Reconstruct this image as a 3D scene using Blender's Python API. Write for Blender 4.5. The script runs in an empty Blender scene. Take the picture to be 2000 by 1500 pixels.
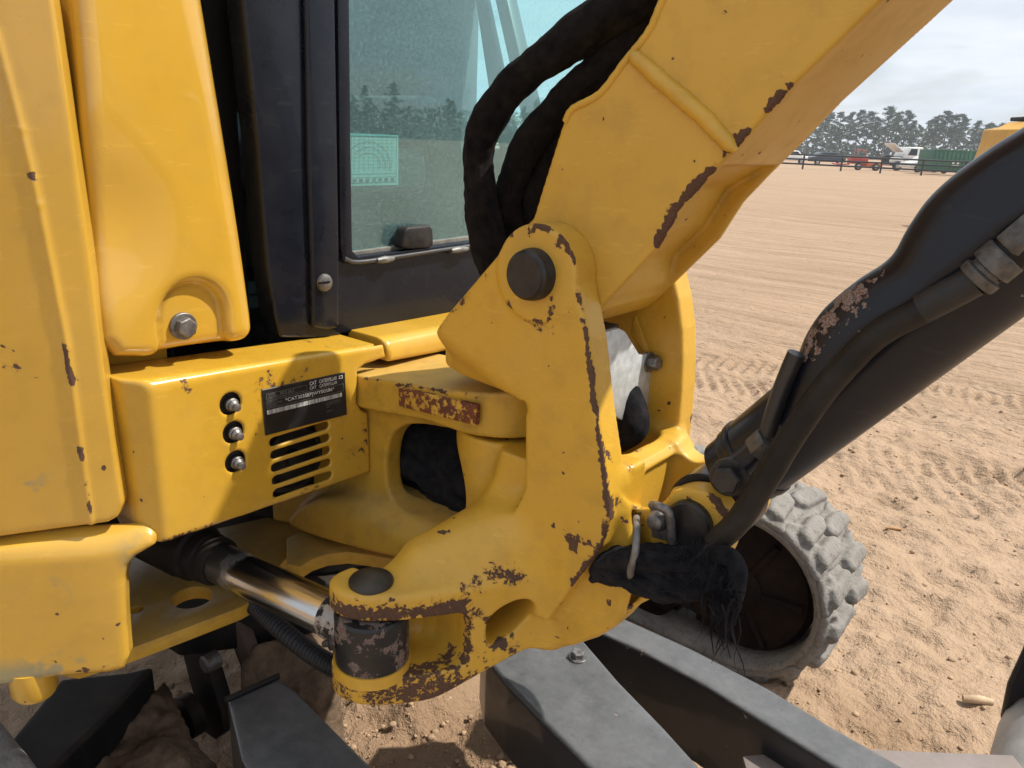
import bpy, bmesh, math, random
import numpy as np
from math import radians, sin, cos, pi, sqrt
from mathutils import Vector, Matrix, noise as MN
random.seed(7); RNG = np.random.default_rng(7)
S = bpy.context.scene
COL = S.collection

# ------------------------------------------------------------------ camera, sky, sun, exposure
F_PX = 1510.0                     # focal length in pixels of a 2000 px wide frame
PITCH, ROLL, AZ = radians(17.6), radians(2.5), radians(38)
CAM = np.array([.83, -1.0, 1.45])  # x = machine forward, y = machine left, z = up, metres
Fw = np.array([-sin(AZ), cos(AZ), 0]); Rg = np.array([cos(AZ), sin(AZ), 0]); Zz = np.array([0, 0, 1.])
F0 = cos(PITCH)*Fw - sin(PITCH)*Zz; U0 = sin(PITCH)*Fw + cos(PITCH)*Zz
RT = cos(ROLL)*Rg + sin(ROLL)*U0; UP = -sin(ROLL)*Rg + cos(ROLL)*U0
cam = bpy.data.cameras.new('camera'); cam_o = bpy.data.objects.new('camera', cam); COL.objects.link(cam_o)
cam.sensor_width = 36; cam.lens = F_PX/2000*36; cam.clip_start = .02; cam.clip_end = 3000
M = Matrix.Identity(4)
for i in range(3):
    M[i][0] = RT[i]; M[i][1] = UP[i]; M[i][2] = -F0[i]; M[i][3] = CAM[i]
cam_o.matrix_world = M
S.camera = cam_o
S.render.resolution_x, S.render.resolution_y = 1024, 768

SUN = np.array([.42, .40, .81]); SUN = SUN/np.linalg.norm(SUN)
sun = bpy.data.lights.new('sun', 'SUN'); sun.energy = 4.9; sun.angle = radians(1.2); sun.color = (1, .94, .84)
sun_o = bpy.data.objects.new('sun', sun); COL.objects.link(sun_o)
sun_o.rotation_euler = Vector(SUN).to_track_quat('Z', 'Y').to_euler()
W = bpy.data.worlds.new('World'); S.world = W; W.use_nodes = True
wt = W.node_tree; wt.nodes.clear()
def wn(t, **k):
    n = wt.nodes.new(t)
    for a, b in k.items():
        if a in n.inputs: n.inputs[a].default_value = b
        else: setattr(n, a, b)
    return n
sky = wn('ShaderNodeTexSky', sky_type='NISHITA', sun_disc=False, sun_elevation=math.asin(SUN[2]), sun_rotation=math.atan2(SUN[0], SUN[1]), air_density=1.0, dust_density=2.0)
bg1 = wn('ShaderNodeBackground', Strength=.10); wt.links.new(sky.outputs[0], bg1.inputs[0])
tc = wn('ShaderNodeTexCoord'); mp = wn('ShaderNodeMapping'); mp.inputs['Scale'].default_value = (1.6, 1.6, 7.0)
wt.links.new(tc.outputs['Generated'], mp.inputs[0])
ns = wn('ShaderNodeTexNoise', Scale=2.2, Detail=4.0, Roughness=.55, Distortion=.3); wt.links.new(mp.outputs[0], ns.inputs['Vector'])
rm = wn('ShaderNodeMapRange'); rm.inputs['From Min'].default_value = .28; rm.inputs['From Max'].default_value = .52
wt.links.new(ns.outputs['Fac'], rm.inputs[0])
ns2 = wn('ShaderNodeTexNoise', Scale=3.6, Detail=3.0, Roughness=.6); wt.links.new(mp.outputs[0], ns2.inputs['Vector'])
cr = wn('ShaderNodeValToRGB'); cr.color_ramp.elements[0].position = .3; cr.color_ramp.elements[1].position = .65
cr.color_ramp.elements[0].color = (.74, .82, .93, 1); cr.color_ramp.elements[1].color = (.94, .99, 1.05, 1)
wt.links.new(ns2.outputs['Fac'], cr.inputs[0])
bg2 = wn('ShaderNodeBackground', Strength=.80); wt.links.new(cr.outputs[0], bg2.inputs[0])
mxw = wn('ShaderNodeMixShader'); wt.links.new(rm.outputs[0], mxw.inputs[0]); wt.links.new(bg1.outputs[0], mxw.inputs[1]); wt.links.new(bg2.outputs[0], mxw.inputs[2])
wo = wn('ShaderNodeOutputWorld'); wt.links.new(mxw.outputs[0], wo.inputs[0])
S.view_settings.view_transform = 'Standard'; S.view_settings.look = 'None'
S.cycles.max_bounces = 6; S.cycles.diffuse_bounces = 3; S.cycles.glossy_bounces = 3; S.cycles.transmission_bounces = 4; S.cycles.transparent_max_bounces = 10; S.cycles.volume_bounces = 0
S.view_settings.exposure = 0.33; S.view_settings.gamma = 1.0; S.view_settings.use_curve_mapping = False

# ------------------------------------------------------------------ tracing helpers: a photo pixel becomes a point on a real plane
def ray(u, v): return (u-1000)/F_PX*RT - (v-750)/F_PX*UP + F0
def P(u, v, ax, c):
    d = ray(u, v); i = 'xyz'.index(ax)
    return CAM + (c-CAM[i])/d[i]*d
def Pn(u, v, o, n):
    d = ray(u, v); o = np.array(o); n = np.array(n)
    return CAM + ((o-CAM) @ n)/(d @ n)*d
def PX(pts, c): return [tuple(P(u, v, 'x', c)[[1, 2]]) for u, v in pts]   # -> (y, z)
def PY(pts, c): return [tuple(P(u, v, 'y', c)[[0, 2]]) for u, v in pts]   # -> (x, z)
def PZ(pts, c): return [tuple(P(u, v, 'z', c)[[0, 1]]) for u, v in pts]   # -> (x, y)

# ------------------------------------------------------------------ signed-distance modelling (cast and pressed metal)
def poly_sdf(poly, A, B):
    """2-D signed distance to a polygon; A (n,1), B (1,m)"""
    A, B = np.broadcast_arrays(A, B)
    d = np.full(A.shape, 1e9); s = np.zeros(A.shape, bool)
    n = len(poly)
    for i in range(n):
        x0, y0 = poly[i]; x1, y1 = poly[(i+1) % n]
        ex, ey = x1-x0, y1-y0
        wx, wy = A-x0, B-y0
        t = np.clip((wx*ex+wy*ey)/(ex*ex+ey*ey+1e-18), 0, 1)
        d = np.minimum(d, (wx-ex*t)**2+(wy-ey*t)**2)
        c1 = (y0 <= B) != (y1 <= B)
        with np.errstate(divide='ignore', invalid='ignore'):
            xi = x0 + (B-y0)*ex/(ey if ey else 1e-12)
        s ^= c1 & (A < xi)
    d = np.sqrt(d)
    return np.where(s, -d, d)
def smooth_poly(pts, it=2, closed=True):
    """Chaikin rounding of a traced outline"""
    p = [np.array(q, float) for q in pts]
    for _ in range(it):
        q = []
        n = len(p)
        for i in range(n if closed else n-1):
            a, b = p[i], p[(i+1) % n]
            q += [a*.75+b*.25, a*.25+b*.75]
        if not closed: q = [p[0]]+q+[p[-1]]
        p = q
    return [tuple(q) for q in p]
def smin(a, b, k):
    if k <= 0: return np.minimum(a, b)
    h = np.clip(.5+.5*(b-a)/k, 0, 1)
    return b*(1-h)+a*h-k*h*(1-h)
def smax(a, b, k): return -smin(-a, -b, k)
class Grid:
    def __init__(s, lo, hi, h):
        s.lo = np.array(lo, float); s.h = h
        s.n = np.ceil((np.array(hi)-s.lo)/h).astype(int)+1
        s.X = (s.lo[0]+h*np.arange(s.n[0]))[:, None, None]
        s.Y = (s.lo[1]+h*np.arange(s.n[1]))[None, :, None]
        s.Z = (s.lo[2]+h*np.arange(s.n[2]))[None, None, :]
    def _ext(s, d2, d1, r):
        a, b = d2+r, d1+r
        return np.sqrt(np.maximum(a, 0)**2+np.maximum(b, 0)**2)+np.minimum(np.maximum(a, b), 0)-r
    def pry(s, poly, y0, y1, r=0.): # outline in (x, z), pulled along y
        d2 = poly_sdf(poly, s.X[:, 0, :], s.Z[0, :, :])[:, None, :]
        return s._ext(d2, np.abs(s.Y-(y0+y1)/2)-(y1-y0)/2, r)
    def prx(s, poly, x0, x1, r=0.): # (y, z) along x
        d2 = poly_sdf(poly, s.Y[0, :, :], s.Z[0, :, :])[None, :, :]
        return s._ext(d2, np.abs(s.X-(x0+x1)/2)-(x1-x0)/2, r)
    def prz(s, poly, z0, z1, r=0.): # (x, y) along z
        d2 = poly_sdf(poly, s.X[:, :, 0], s.Y[:, :, 0])[:, :, None]
        return s._ext(d2, np.abs(s.Z-(z0+z1)/2)-(z1-z0)/2, r)
    def cyl(s, ax, c, R, a, b, r=0.):
        V = [s.X, s.Y, s.Z]; i = 'xyz'.index(ax); j, k = [m for m in range(3) if m != i]
        d2 = np.sqrt((V[j]-c[0])**2+(V[k]-c[1])**2)-R
        return s._ext(d2, np.abs(V[i]-(a+b)/2)-(b-a)/2, r)
    def box(s, lo, hi, r=0.):
        q = [np.abs(V-(l+h)/2)-(h-l)/2+r for V, l, h in zip((s.X, s.Y, s.Z), lo, hi)]
        o = np.sqrt(sum(np.maximum(t, 0)**2 for t in q))
        return o+np.minimum(np.maximum(np.maximum(q[0], q[1]), q[2]), 0)-r
    def cap(s, a, b, r0, r1=None):
        r1 = r0 if r1 is None else r1
        a = np.array(a); b = np.array(b); e = b-a
        t = np.clip(((s.X-a[0])*e[0]+(s.Y-a[1])*e[1]+(s.Z-a[2])*e[2])/(e @ e), 0, 1)
        return np.sqrt((s.X-a[0]-t*e[0])**2+(s.Y-a[1]-t*e[1])**2+(s.Z-a[2]-t*e[2])**2)-(r0+(r1-r0)*t)
    def half(s, o, n): # inside where (p-o).n < 0
        n = np.array(n, float); n /= np.linalg.norm(n)
        return (s.X-o[0])*n[0]+(s.Y-o[1])*n[1]+(s.Z-o[2])*n[2]
def tri(V, g, p):
    q = np.clip((p-g.lo)/g.h, 0, np.array(V.shape)-1.001)
    i = q.astype(int); t = q-i
    r = 0
    for a in (0, 1):
        for b in (0, 1):
            for c in (0, 1):
                w = (t[:, 0] if a else 1-t[:, 0])*(t[:, 1] if b else 1-t[:, 1])*(t[:, 2] if c else 1-t[:, 2])
                r = r+w*V[i[:, 0]+a, i[:, 1]+b, i[:, 2]+c]
    return r
def surface(V, g):
    """surface nets: vertices, quads"""
    V = np.ascontiguousarray(np.broadcast_to(V, g.n), dtype=np.float32)
    V = V.copy(); V[0] = V[-1] = 1; V[:, 0] = V[:, -1] = 1; V[:, :, 0] = V[:, :, -1] = 1
    V[V == 0] = 1e-7
    s = V < 0
    nx, ny, nz = V.shape
    cnt = np.zeros((nx-1, ny-1, nz-1), np.int8)
    for a in (0, 1):
        for b in (0, 1):
            for c in (0, 1):
                cnt += s[a:nx-1+a, b:ny-1+b, c:nz-1+c]
    act = (cnt > 0) & (cnt < 8)
    I = np.argwhere(act); N = len(I)
    idx = np.full(act.shape, -1, np.int32); idx[act] = np.arange(N)
    acc = np.zeros((N, 3)); num = np.zeros(N)
    for ax in range(3):
        o1, o2 = [m for m in range(3) if m != ax]
        for a in (0, 1):
            for b in (0, 1):
                p = I.copy(); p[:, o1] += a; p[:, o2] += b
                q = p.copy(); q[:, ax] += 1
                v0 = V[p[:, 0], p[:, 1], p[:, 2]]; v1 = V[q[:, 0], q[:, 1], q[:, 2]]
                m = (v0 < 0) != (v1 < 0)
                t = np.where(m, v0/(v0-v1+1e-12), 0)
                pt = p.astype(float); pt[:, ax] += t
                acc[m] += pt[m]; num[m] += 1
    verts = g.lo+acc/num[:, None]*g.h
    quads = []
    for ax in range(3):
        o1, o2 = (ax+1) % 3, (ax+2) % 3
        sl0 = [slice(None)]*3; sl1 = [slice(None)]*3
        sl0[ax] = slice(0, -1); sl1[ax] = slice(1, None)
        e = s[tuple(sl0)] != s[tuple(sl1)]
        E = np.argwhere(e)
        E = E[(E[:, o1] > 0) & (E[:, o2] > 0)]
        f = s[E[:, 0], E[:, 1], E[:, 2]]
        c = []
        for d1, d2 in ((1, 1), (0, 1), (0, 0), (1, 0)):
            q = E.copy(); q[:, o1] -= d1; q[:, o2] -= d2
            c.append(idx[q[:, 0], q[:, 1], q[:, 2]])
        c = np.stack(c, 1)
        c[~f] = c[~f][:, ::-1]
        quads.append(c)
    return verts, np.concatenate(quads), V
def grad(V, g, p, e):
    G = np.stack([tri(V, g, p+np.eye(3)[i]*e)-tri(V, g, p-np.eye(3)[i]*e) for i in range(3)], 1)
    return G/(np.linalg.norm(G, axis=1)[:, None]+1e-9)
def stroke_field(verts, strokes):
    """strokes: (points3d, radius, strength) -> worn paint amount per vertex"""
    w = np.zeros(len(verts))
    for pts, r, st in strokes:
        pts = np.array(pts)
        lo, hi = pts.min(0)-r*2, pts.max(0)+r*2
        m = np.all((verts > lo) & (verts < hi), axis=1)
        if not m.any(): continue
        v = verts[m]; d = np.full(len(v), 1e9)
        if len(pts) == 1: d = np.linalg.norm(v-pts[0], axis=1)
        for a, b in zip(pts[:-1], pts[1:]):
            e = b-a; t = np.clip(((v-a) @ e)/(e @ e+1e-12), 0, 1)
            d = np.minimum(d, np.linalg.norm(v-a-t[:, None]*e, axis=1))
        s1 = np.sin(v @ [131, 97, 71]+1)*np.sin(v @ [-53, 149, 83]); s2 = np.sin(v @ [410, -260, 330])*np.sin(v @ [190, 380, -290]+2)
        w[m] = np.maximum(w[m], st*np.clip(1.5-d/(r*(1+.38*s1+.30*s2)), 0, 1))
    return w
def sdf_obj(name, V, g, mat, parent, strokes=(), edge_d=.008, xf=None):
    verts, quads, V = surface(V, g)
    nr = grad(V, g, verts, g.h)
    # project back to the true surface for crisp, even faces
    for _ in range(1):
        verts = verts-nr*np.clip(tri(V, g, verts), -g.h, g.h)[:, None]*.8
    cx = np.clip((tri(V, g, verts-nr*edge_d)+edge_d)/edge_d, -1, 1)
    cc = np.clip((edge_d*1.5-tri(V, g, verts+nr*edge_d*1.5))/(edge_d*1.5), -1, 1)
    if xf is not None: verts = xf[0]+verts @ xf[1]
    me = bpy.data.meshes.new(name)
    me.vertices.add(len(verts)); me.vertices.foreach_set('co', verts.astype(np.float32).ravel())
    me.loops.add(len(quads)*4); me.loops.foreach_set('vertex_index', quads.astype(np.int32).ravel())
    me.polygons.add(len(quads)); me.polygons.foreach_set('loop_start', np.arange(0, len(quads)*4, 4, dtype=np.int32))
    me.update(calc_edges=True)
    me.polygons.foreach_set('use_smooth', np.ones(len(quads), bool))
    for nm, arr in (('edge', cx), ('hollow', cc), ('worn', stroke_field(verts, strokes))):
        a = me.attributes.new(nm, 'FLOAT', 'POINT'); a.data.foreach_set('value', arr.astype(np.float32))
    me.materials.append(mat)
    o = bpy.data.objects.new(name, me); COL.objects.link(o); o.parent = parent
    return o

# ------------------------------------------------------------------ ordinary mesh helpers
def link(name, me, mat, parent=None):
    if mat is not None and not me.materials: me.materials.append(mat)
    o = bpy.data.objects.new(name, me); COL.objects.link(o)
    if parent is not None: o.parent = parent
    return o
def mesh(name, v, f, mat, parent=None, smooth=False):
    me = bpy.data.meshes.new(name); me.from_pydata([tuple(map(float, q)) for q in v], [], f); me.update()
    if smooth: me.shade_smooth()
    return link(name, me, mat, parent)
def bm_obj(name, bm, mat, parent=None, smooth=False, sharp=40):
    bmesh.ops.recalc_face_normals(bm, faces=bm.faces)
    me = bpy.data.meshes.new(name); bm.to_mesh(me); bm.free()
    if smooth:
        me.shade_smooth()
        try: me.set_sharp_from_angle(angle=radians(sharp))
        except Exception: pass
    return link(name, me, mat, parent)
def frame(n):
    n = np.array(n, float); n /= np.linalg.norm(n)
    a = np.array([0, 0, 1.]) if abs(n[2]) < .9 else np.array([1., 0, 0])
    x = np.cross(a, n); x /= np.linalg.norm(x)
    return x, np.cross(n, x), n
def lathe(name, o, ax, prof, mat, parent=None, seg=40, sharp=35, hexa=False):
    """prof: (radius, height) along ax from o"""
    x, y, n = frame(ax); o = np.array(o, float)
    v = []; f = []
    for r, h in prof:
        for k in range(seg):
            a = 2*pi*k/seg
            v.append(o+n*h+(x*cos(a)+y*sin(a))*r)
    for i in range(len(prof)-1):
        for k in range(seg):
            k2 = (k+1) % seg
            f.append((i*seg+k, i*seg+k2, (i+1)*seg+k2, (i+1)*seg+k))
    f.append(tuple(range(seg))[::-1]); f.append(tuple((len(prof)-1)*seg+k for k in range(seg)))
    me = bpy.data.meshes.new(name); me.from_pydata([tuple(q) for q in v], [], f); me.update()
    me.shade_smooth(); me.set_sharp_from_angle(angle=radians(sharp))
    return link(name, me, mat, parent)
def plate(name, pts, n, t, mat, parent=None, bevel=.002, seg=2, holes=()):
    """flat plate: outline points (3-D, in one plane), pulled back by t along -n, edges rounded"""
    bm = bmesh.new(); n = np.array(n, float); n /= np.linalg.norm(n)
    loops = [pts]+list(holes); es = []
    for lp in loops:
        vs = [bm.verts.new(tuple(p)) for p in lp]
        es += [bm.edges.new((vs[i], vs[(i+1) % len(vs)])) for i in range(len(vs))]
    if holes:
        bmesh.ops.triangle_fill(bm, use_beauty=True, use_dissolve=True, edges=es, normal=Vector(n))
    else:
        bm.faces.new(vs)
    fs = list(bm.faces)
    r = bmesh.ops.extrude_face_region(bm, geom=fs)
    mv = [e for e in r['geom'] if isinstance(e, bmesh.types.BMVert)]
    bmesh.ops.translate(bm, verts=mv, vec=Vector(-n*t))
    bmesh.ops.recalc_face_normals(bm, faces=bm.faces)
    if bevel > 0:
        ed = [e for e in bm.edges if len(e.link_faces) == 2 and e.calc_face_angle(0) > .5]
        bmesh.ops.bevel(bm, geom=ed, offset=bevel, segments=seg, affect='EDGES', profile=.5, clamp_overlap=True)
    return bm_obj(name, bm, mat, parent, smooth=True, sharp=30)
def box(name, lo, hi, mat, parent=None, bevel=.003, seg=2, rotz=0):
    bm = bmesh.new(); bmesh.ops.create_cube(bm, size=1)
    c = [(a+b)/2 for a, b in zip(lo, hi)]; s = [b-a for a, b in zip(lo, hi)]
    for v in bm.verts: v.co = Vector((v.co.x*s[0], v.co.y*s[1], v.co.z*s[2]))
    if bevel > 0: bmesh.ops.bevel(bm, geom=list(bm.edges), offset=bevel, segments=seg, affect='EDGES', profile=.5)
    bmesh.ops.transform(bm, matrix=Matrix.Translation(Vector(c)) @ Matrix.Rotation(rotz, 4, 'Z'), verts=bm.verts)
    return bm_obj(name, bm, mat, parent, smooth=True, sharp=30)
def catmull(pts, n=12):
    p = [np.array(q, float) for q in pts]; p = [2*p[0]-p[1]]+p+[2*p[-1]-p[-2]]
    out = []
    for i in range(1, len(p)-2):
        for k in range(n):
            t = k/n
            out.append(.5*((2*p[i])+(-p[i-1]+p[i+1])*t+(2*p[i-1]-5*p[i]+4*p[i+1]-p[i+2])*t*t+(-p[i-1]+3*p[i]-3*p[i+1]+p[i+2])*t**3))
    out.append(p[-2]); return out
def tube(name, pts, rad, mat, parent=None, seg=16, n=12, lump=0., lscale=20., flat=1., rib=None, caps=True, raw=False, wrinkle=0., wscale=40.):
    """swept tube through 3-D points; rad number, list (per control point) or function of 0..1"""
    c = catmull(pts, n) if not raw else [np.array(q, float) for q in pts]
    m = len(c)
    if callable(rad): rr = [rad(i/(m-1)) for i in range(m)]
    elif isinstance(rad, (list, tuple)): rr = list(np.interp(np.linspace(0, 1, m), np.linspace(0, 1, len(rad)), rad))
    else: rr = [rad]*m
    v = []; f = []
    up = np.array([.3, .2, 1.])
    ph = RNG.random(6)*6
    for i in range(m):
        t = c[min(i+1, m-1)]-c[max(i-1, 0)]; t = t/(np.linalg.norm(t)+1e-9)
        x = np.cross(t, up); x /= np.linalg.norm(x)+1e-9; y = np.cross(x, t)
        up = y
        for k in range(seg):
            a = 2*pi*k/seg; r = rr[i]
            if rib: r *= 1+rib[0]*math.copysign(abs(sin(pi*i/rib[1]))**.6, sin(pi*i/rib[1]))
            if lump:
                s_ = i/m*lscale
                r *= 1+lump*(sin(s_*2.1+2*sin(a+ph[0])+ph[1])*.5+sin(s_*4.7+a*2+ph[2])*.3+sin(s_*9.3+a*3+ph[3])*.2)
            v.append(c[i]+x*cos(a)*r*flat+y*sin(a)*r)
    for i in range(m-1):
        for k in range(seg):
            k2 = (k+1) % seg
            f.append((i*seg+k, i*seg+k2, (i+1)*seg+k2, (i+1)*seg+k))
    if wrinkle:
        wlen = sum(np.linalg.norm(c[i+1]-c[i]) for i in range(m-1))
        for i in range(m):
            c_ = c[i]
            for k in range(seg):
                q = v[i*seg+k]; d = q-c_; L_ = np.linalg.norm(d)+1e-9
                a_ = Vector((i/m*wlen*1000/wscale*.55+(cos(2*pi*k/seg)+sin(2*pi*k/seg))*.5, 1.5*cos(2*pi*k/seg), 1.5*sin(2*pi*k/seg)+ph[4]*3)); n1 = MN.noise(a_*.55); n2 = 1-abs(MN.noise(a_*1.3+Vector((5, 2, 9))))*2.2; n3 = MN.noise(a_*3.1)
                v[i*seg+k] = q+d/L_*wrinkle*(n1*1.1+n2*.55+n3*.25)
    if caps:
        f.append(tuple(range(seg))[::-1]); f.append(tuple((m-1)*seg+k for k in range(seg)))
    me = bpy.data.meshes.new(name); me.from_pydata([tuple(q) for q in v], [], f); me.update(); me.shade_smooth()
    if caps: me.set_sharp_from_angle(angle=radians(60))
    return link(name, me, mat, parent)
def bolt(name, o, ax, R, mat, parent, h=None, washer=True, seg6=6):
    h = h or R*.8
    pr = []
    z = 0
    x, y, n = frame(ax); o = np.array(o, float)
    bm = bmesh.new()
    def ring(r, z, seg, ph=0): return [bm.verts.new(tuple(o+n*z+(x*cos(2*pi*k/seg+ph)+y*sin(2*pi*k/seg+ph))*r)) for k in range(seg)]
    def stack(rs, seg, ph=0):
        R_ = [ring(r, z, seg, ph) for r, z in rs]
        for a, b in zip(R_[:-1], R_[1:]):
            for k in range(seg): bm.faces.new((a[k], a[(k+1) % seg], b[(k+1) % seg], b[k]))
        bm.faces.new(R_[-1])
    w = R*.22 if washer else 0
    if washer: stack([(R*1.35, -.004), (R*1.35, w*.7), (R*1.28, w)], 28)
    stack([(R, w), (R, w+h*.85), (R*.86, w+h), (R*.5, w+h*1.0)], 6, .3)
    return bm_obj(name, bm, mat, parent, smooth=True, sharp=25)
def empty(name, loc=(0, 0, 0)):
    o = bpy.data.objects.new(name, None); COL.objects.link(o); o.location = loc; return o
def tag(o, label=None, cat=None, group=None, kind=None):
    for k, v in (('label', label), ('category', cat), ('group', group), ('kind', kind)):
        if v: o[k] = v
    return o
def lab(o, s): o['label'] = s; return o

# ------------------------------------------------------------------ materials
class NT:
    def __init__(s, name):
        s.m = bpy.data.materials.new(name); s.m.use_nodes = True; s.t = s.m.node_tree; s.t.nodes.clear()
        s.out = s.t.nodes.new('ShaderNodeOutputMaterial')
        s.tc = s.t.nodes.new('ShaderNodeTexCoord')
    def set(s, inp, v):
        if isinstance(v, bpy.types.NodeSocket): s.t.links.new(v, inp)
        else:
            if isinstance(v, (tuple, list)) and len(v) == 3 and inp.type == 'RGBA': v = (*v, 1)
            inp.default_value = v
    def n(s, t, props=None, **k):
        n = s.t.nodes.new('ShaderNode'+t)
        for a, b in (props or {}).items(): setattr(n, a, b)
        for a, b in k.items():
            key = a.replace('_', ' ')
            s.set(n.inputs[int(a[1:])] if a[0] == 'i' and a[1:].isdigit() else n.inputs[key], b)
        return n
    def noise(s, scale, detail=4., rough=.55, vec=None, dist=0., stretch=None):
        vec = vec or s.tc.outputs['Object']
        if stretch: vec = s.n('Mapping', None, Vector=vec, Scale=stretch).outputs[0]
        return s.n('TexNoise', None, Vector=vec, Scale=scale, Detail=detail, Roughness=rough, Distortion=dist).outputs['Fac']
    def math(s, op, a, b=0., c=0., clamp=False):
        n = s.t.nodes.new('ShaderNodeMath'); n.operation = op; n.use_clamp = clamp
        for i, v in enumerate((a, b, c)): s.set(n.inputs[i], v)
        return n.outputs[0]
    def rng(s, v, a, b, c=0., d=1.):
        return s.n('MapRange', None, Value=v, From_Min=a, From_Max=b, To_Min=c, To_Max=d).outputs[0]
    def mix(s, f, a, b):
        n = s.t.nodes.new('ShaderNodeMix'); n.data_type = 'RGBA'
        s.set(n.inputs[0], f); s.set(n.inputs[6], a); s.set(n.inputs[7], b)
        return n.outputs[2]
    def attr(s, nm): return s.n('Attribute', {'attribute_name': nm}).outputs['Fac']
    def bump(s, h, strength, dist, normal=None):
        k = dict(Height=h, Strength=strength, Distance=dist)
        if normal is not None: k['Normal'] = normal
        return s.n('Bump', None, **k).outputs[0]
    def bsdf(s, **k):
        b = s.n('BsdfPrincipled', None, **k)
        s.t.links.new(b.outputs[0], s.out.inputs['Surface']); return b
    def done(s): return s.m

def painted(name, base, rust=(.066, .030, .016), rust2=(.105, .052, .028), rough=.4, edge=.55, thr=.62, wear_noise=90., speck=.0, dirt=.25, coat=.0, peel=.15, dust_shine=0., dust_shine_col=(.42, .32, .22), scuff=.0, scuffcol=(.2, .21, .14), hollow=.35, dirtcol=(.10, .062, .025), metallic=0., spec=.5):
    t = NT(name)
    big = t.noise(3.1, 2.); mid = t.noise(22., 3., .6); fine = t.noise(wear_noise, 4., .68); vf = t.noise(420., 1.)
    col = t.mix(t.rng(big, .3, .7), tuple(c*.93 for c in base), tuple(min(1, c*1.05) for c in base))
    grime = t.math('MULTIPLY', t.rng(mid, .48, .72), dirt, clamp=True)
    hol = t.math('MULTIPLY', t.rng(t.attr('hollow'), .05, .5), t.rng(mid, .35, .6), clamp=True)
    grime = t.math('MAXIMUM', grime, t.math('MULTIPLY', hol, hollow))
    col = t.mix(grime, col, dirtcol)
    # pale scratches and scuffs
    sc = t.noise(14., 4., .7, stretch=(1., 1., 5.))
    sf = t.math('MULTIPLY', t.rng(sc, .62, .66), .22)
    col = t.mix(sf, col, tuple(min(1, c*1.25+.03) for c in base))
    if scuff:
        k = t.math('MULTIPLY', t.rng(t.noise(6.5, 4., .62), .55, .58), t.rng(t.noise(2.6, 2.), .48, .54))
        col = t.mix(t.math('MULTIPLY', k, scuff), col, scuffcol)
    if dust_shine:  # upward faces tinted: real dust, and on the blade arms painted sky shine
        gz = t.n('SeparateXYZ', None, Vector=t.n('NewGeometry').outputs['Normal']).outputs[2]
        d = t.math('MULTIPLY', t.rng(gz, .1, .9), t.rng(t.math('ADD', t.math('MULTIPLY', sc, .6), t.math('MULTIPLY', fine, .4)), .05, .85))
        d = t.math('MULTIPLY', d, dust_shine, clamp=True)
        col = t.mix(d, col, dust_shine_col)
    film = t.math('MULTIPLY', t.rng(t.noise(4.3, 4., .65), .42, .72), .16)
    col = t.mix(film, col, tuple(.6*c+.4*d for c, d in zip(base, (.46, .36, .24))) if base[0] > .2 else tuple(c+.012 for c in base))
    # chipped paint: along edges and where the photograph shows wear
    e = t.math('MULTIPLY', t.attr('edge'), t.rng(t.noise(7., 2., .6), .42, .68))
    w = t.math('ADD', t.math('MULTIPLY', e, edge*2.), t.attr('worn'))
    w = t.math('ADD', w, t.math('MULTIPLY', t.math('SUBTRACT', fine, .5), 1.7))
    w = t.math('ADD', w, t.math('MULTIPLY', t.math('SUBTRACT', mid, .5), .9))
    if speck:
        w = t.math('MAXIMUM', w, t.math('MULTIPLY', t.rng(t.noise(55., 2., .4), .72-.05*speck, .76-.05*speck), t.rng(mid, .45, .6)))
    mask = t.rng(w, thr-.03, thr+.03)
    halo = t.math('MULTIPLY', t.rng(w, thr-.20, thr-.02), .38)
    col = t.mix(halo, col, (.26, .115, .025) if base[0] > .2 else tuple(c*.6 for c in base))
    rc = t.mix(t.rng(vf, .35, .65), rust, rust2)
    rc = t.mix(t.rng(big, .52, .60, 0., .5), rc, tuple(.5*c+.02 for c in rust))
    col2 = t.mix(mask, col, rc)
    ro = t.math('ADD', rough, t.math('MULTIPLY', t.math('SUBTRACT', mid, .5), .25))
    ro = t.math('ADD', ro, t.math('MULTIPLY', film, 1.2))
    ro = t.math('ADD', ro, t.math('MULTIPLY', mask, .4), clamp=True)
    h = t.math('SUBTRACT', t.math('MULTIPLY', vf, peel), t.math('MULTIPLY', mask, 1.))
    h = t.math('ADD', h, t.math('MULTIPLY', fine, peel*1.2))
    nb = t.bump(h, .55, .0012)
    b = t.bsdf(Base_Color=col2, Roughness=ro, Normal=nb, Coat_Weight=t.math('MULTIPLY', t.math('SUBTRACT', 1., mask), coat), Coat_Roughness=.06, Metallic=metallic, Specular_IOR_Level=spec)
    return t.done()
YEL = (.580, .332, .030)
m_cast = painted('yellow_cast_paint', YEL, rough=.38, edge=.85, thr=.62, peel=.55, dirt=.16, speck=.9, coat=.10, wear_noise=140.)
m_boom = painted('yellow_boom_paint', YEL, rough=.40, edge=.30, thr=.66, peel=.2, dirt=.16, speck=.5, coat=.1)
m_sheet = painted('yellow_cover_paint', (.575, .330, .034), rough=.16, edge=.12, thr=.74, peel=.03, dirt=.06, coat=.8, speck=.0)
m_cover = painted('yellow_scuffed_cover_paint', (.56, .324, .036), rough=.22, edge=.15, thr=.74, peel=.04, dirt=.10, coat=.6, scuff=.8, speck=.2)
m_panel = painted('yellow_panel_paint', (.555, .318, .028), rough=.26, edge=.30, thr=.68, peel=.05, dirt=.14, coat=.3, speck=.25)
m_frame = painted('yellow_frame_paint', (.52, .30, .025), rough=.45, edge=.25, thr=.68, peel=.3, dirt=.35, hollow=.7, dust_shine=.35)
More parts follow.
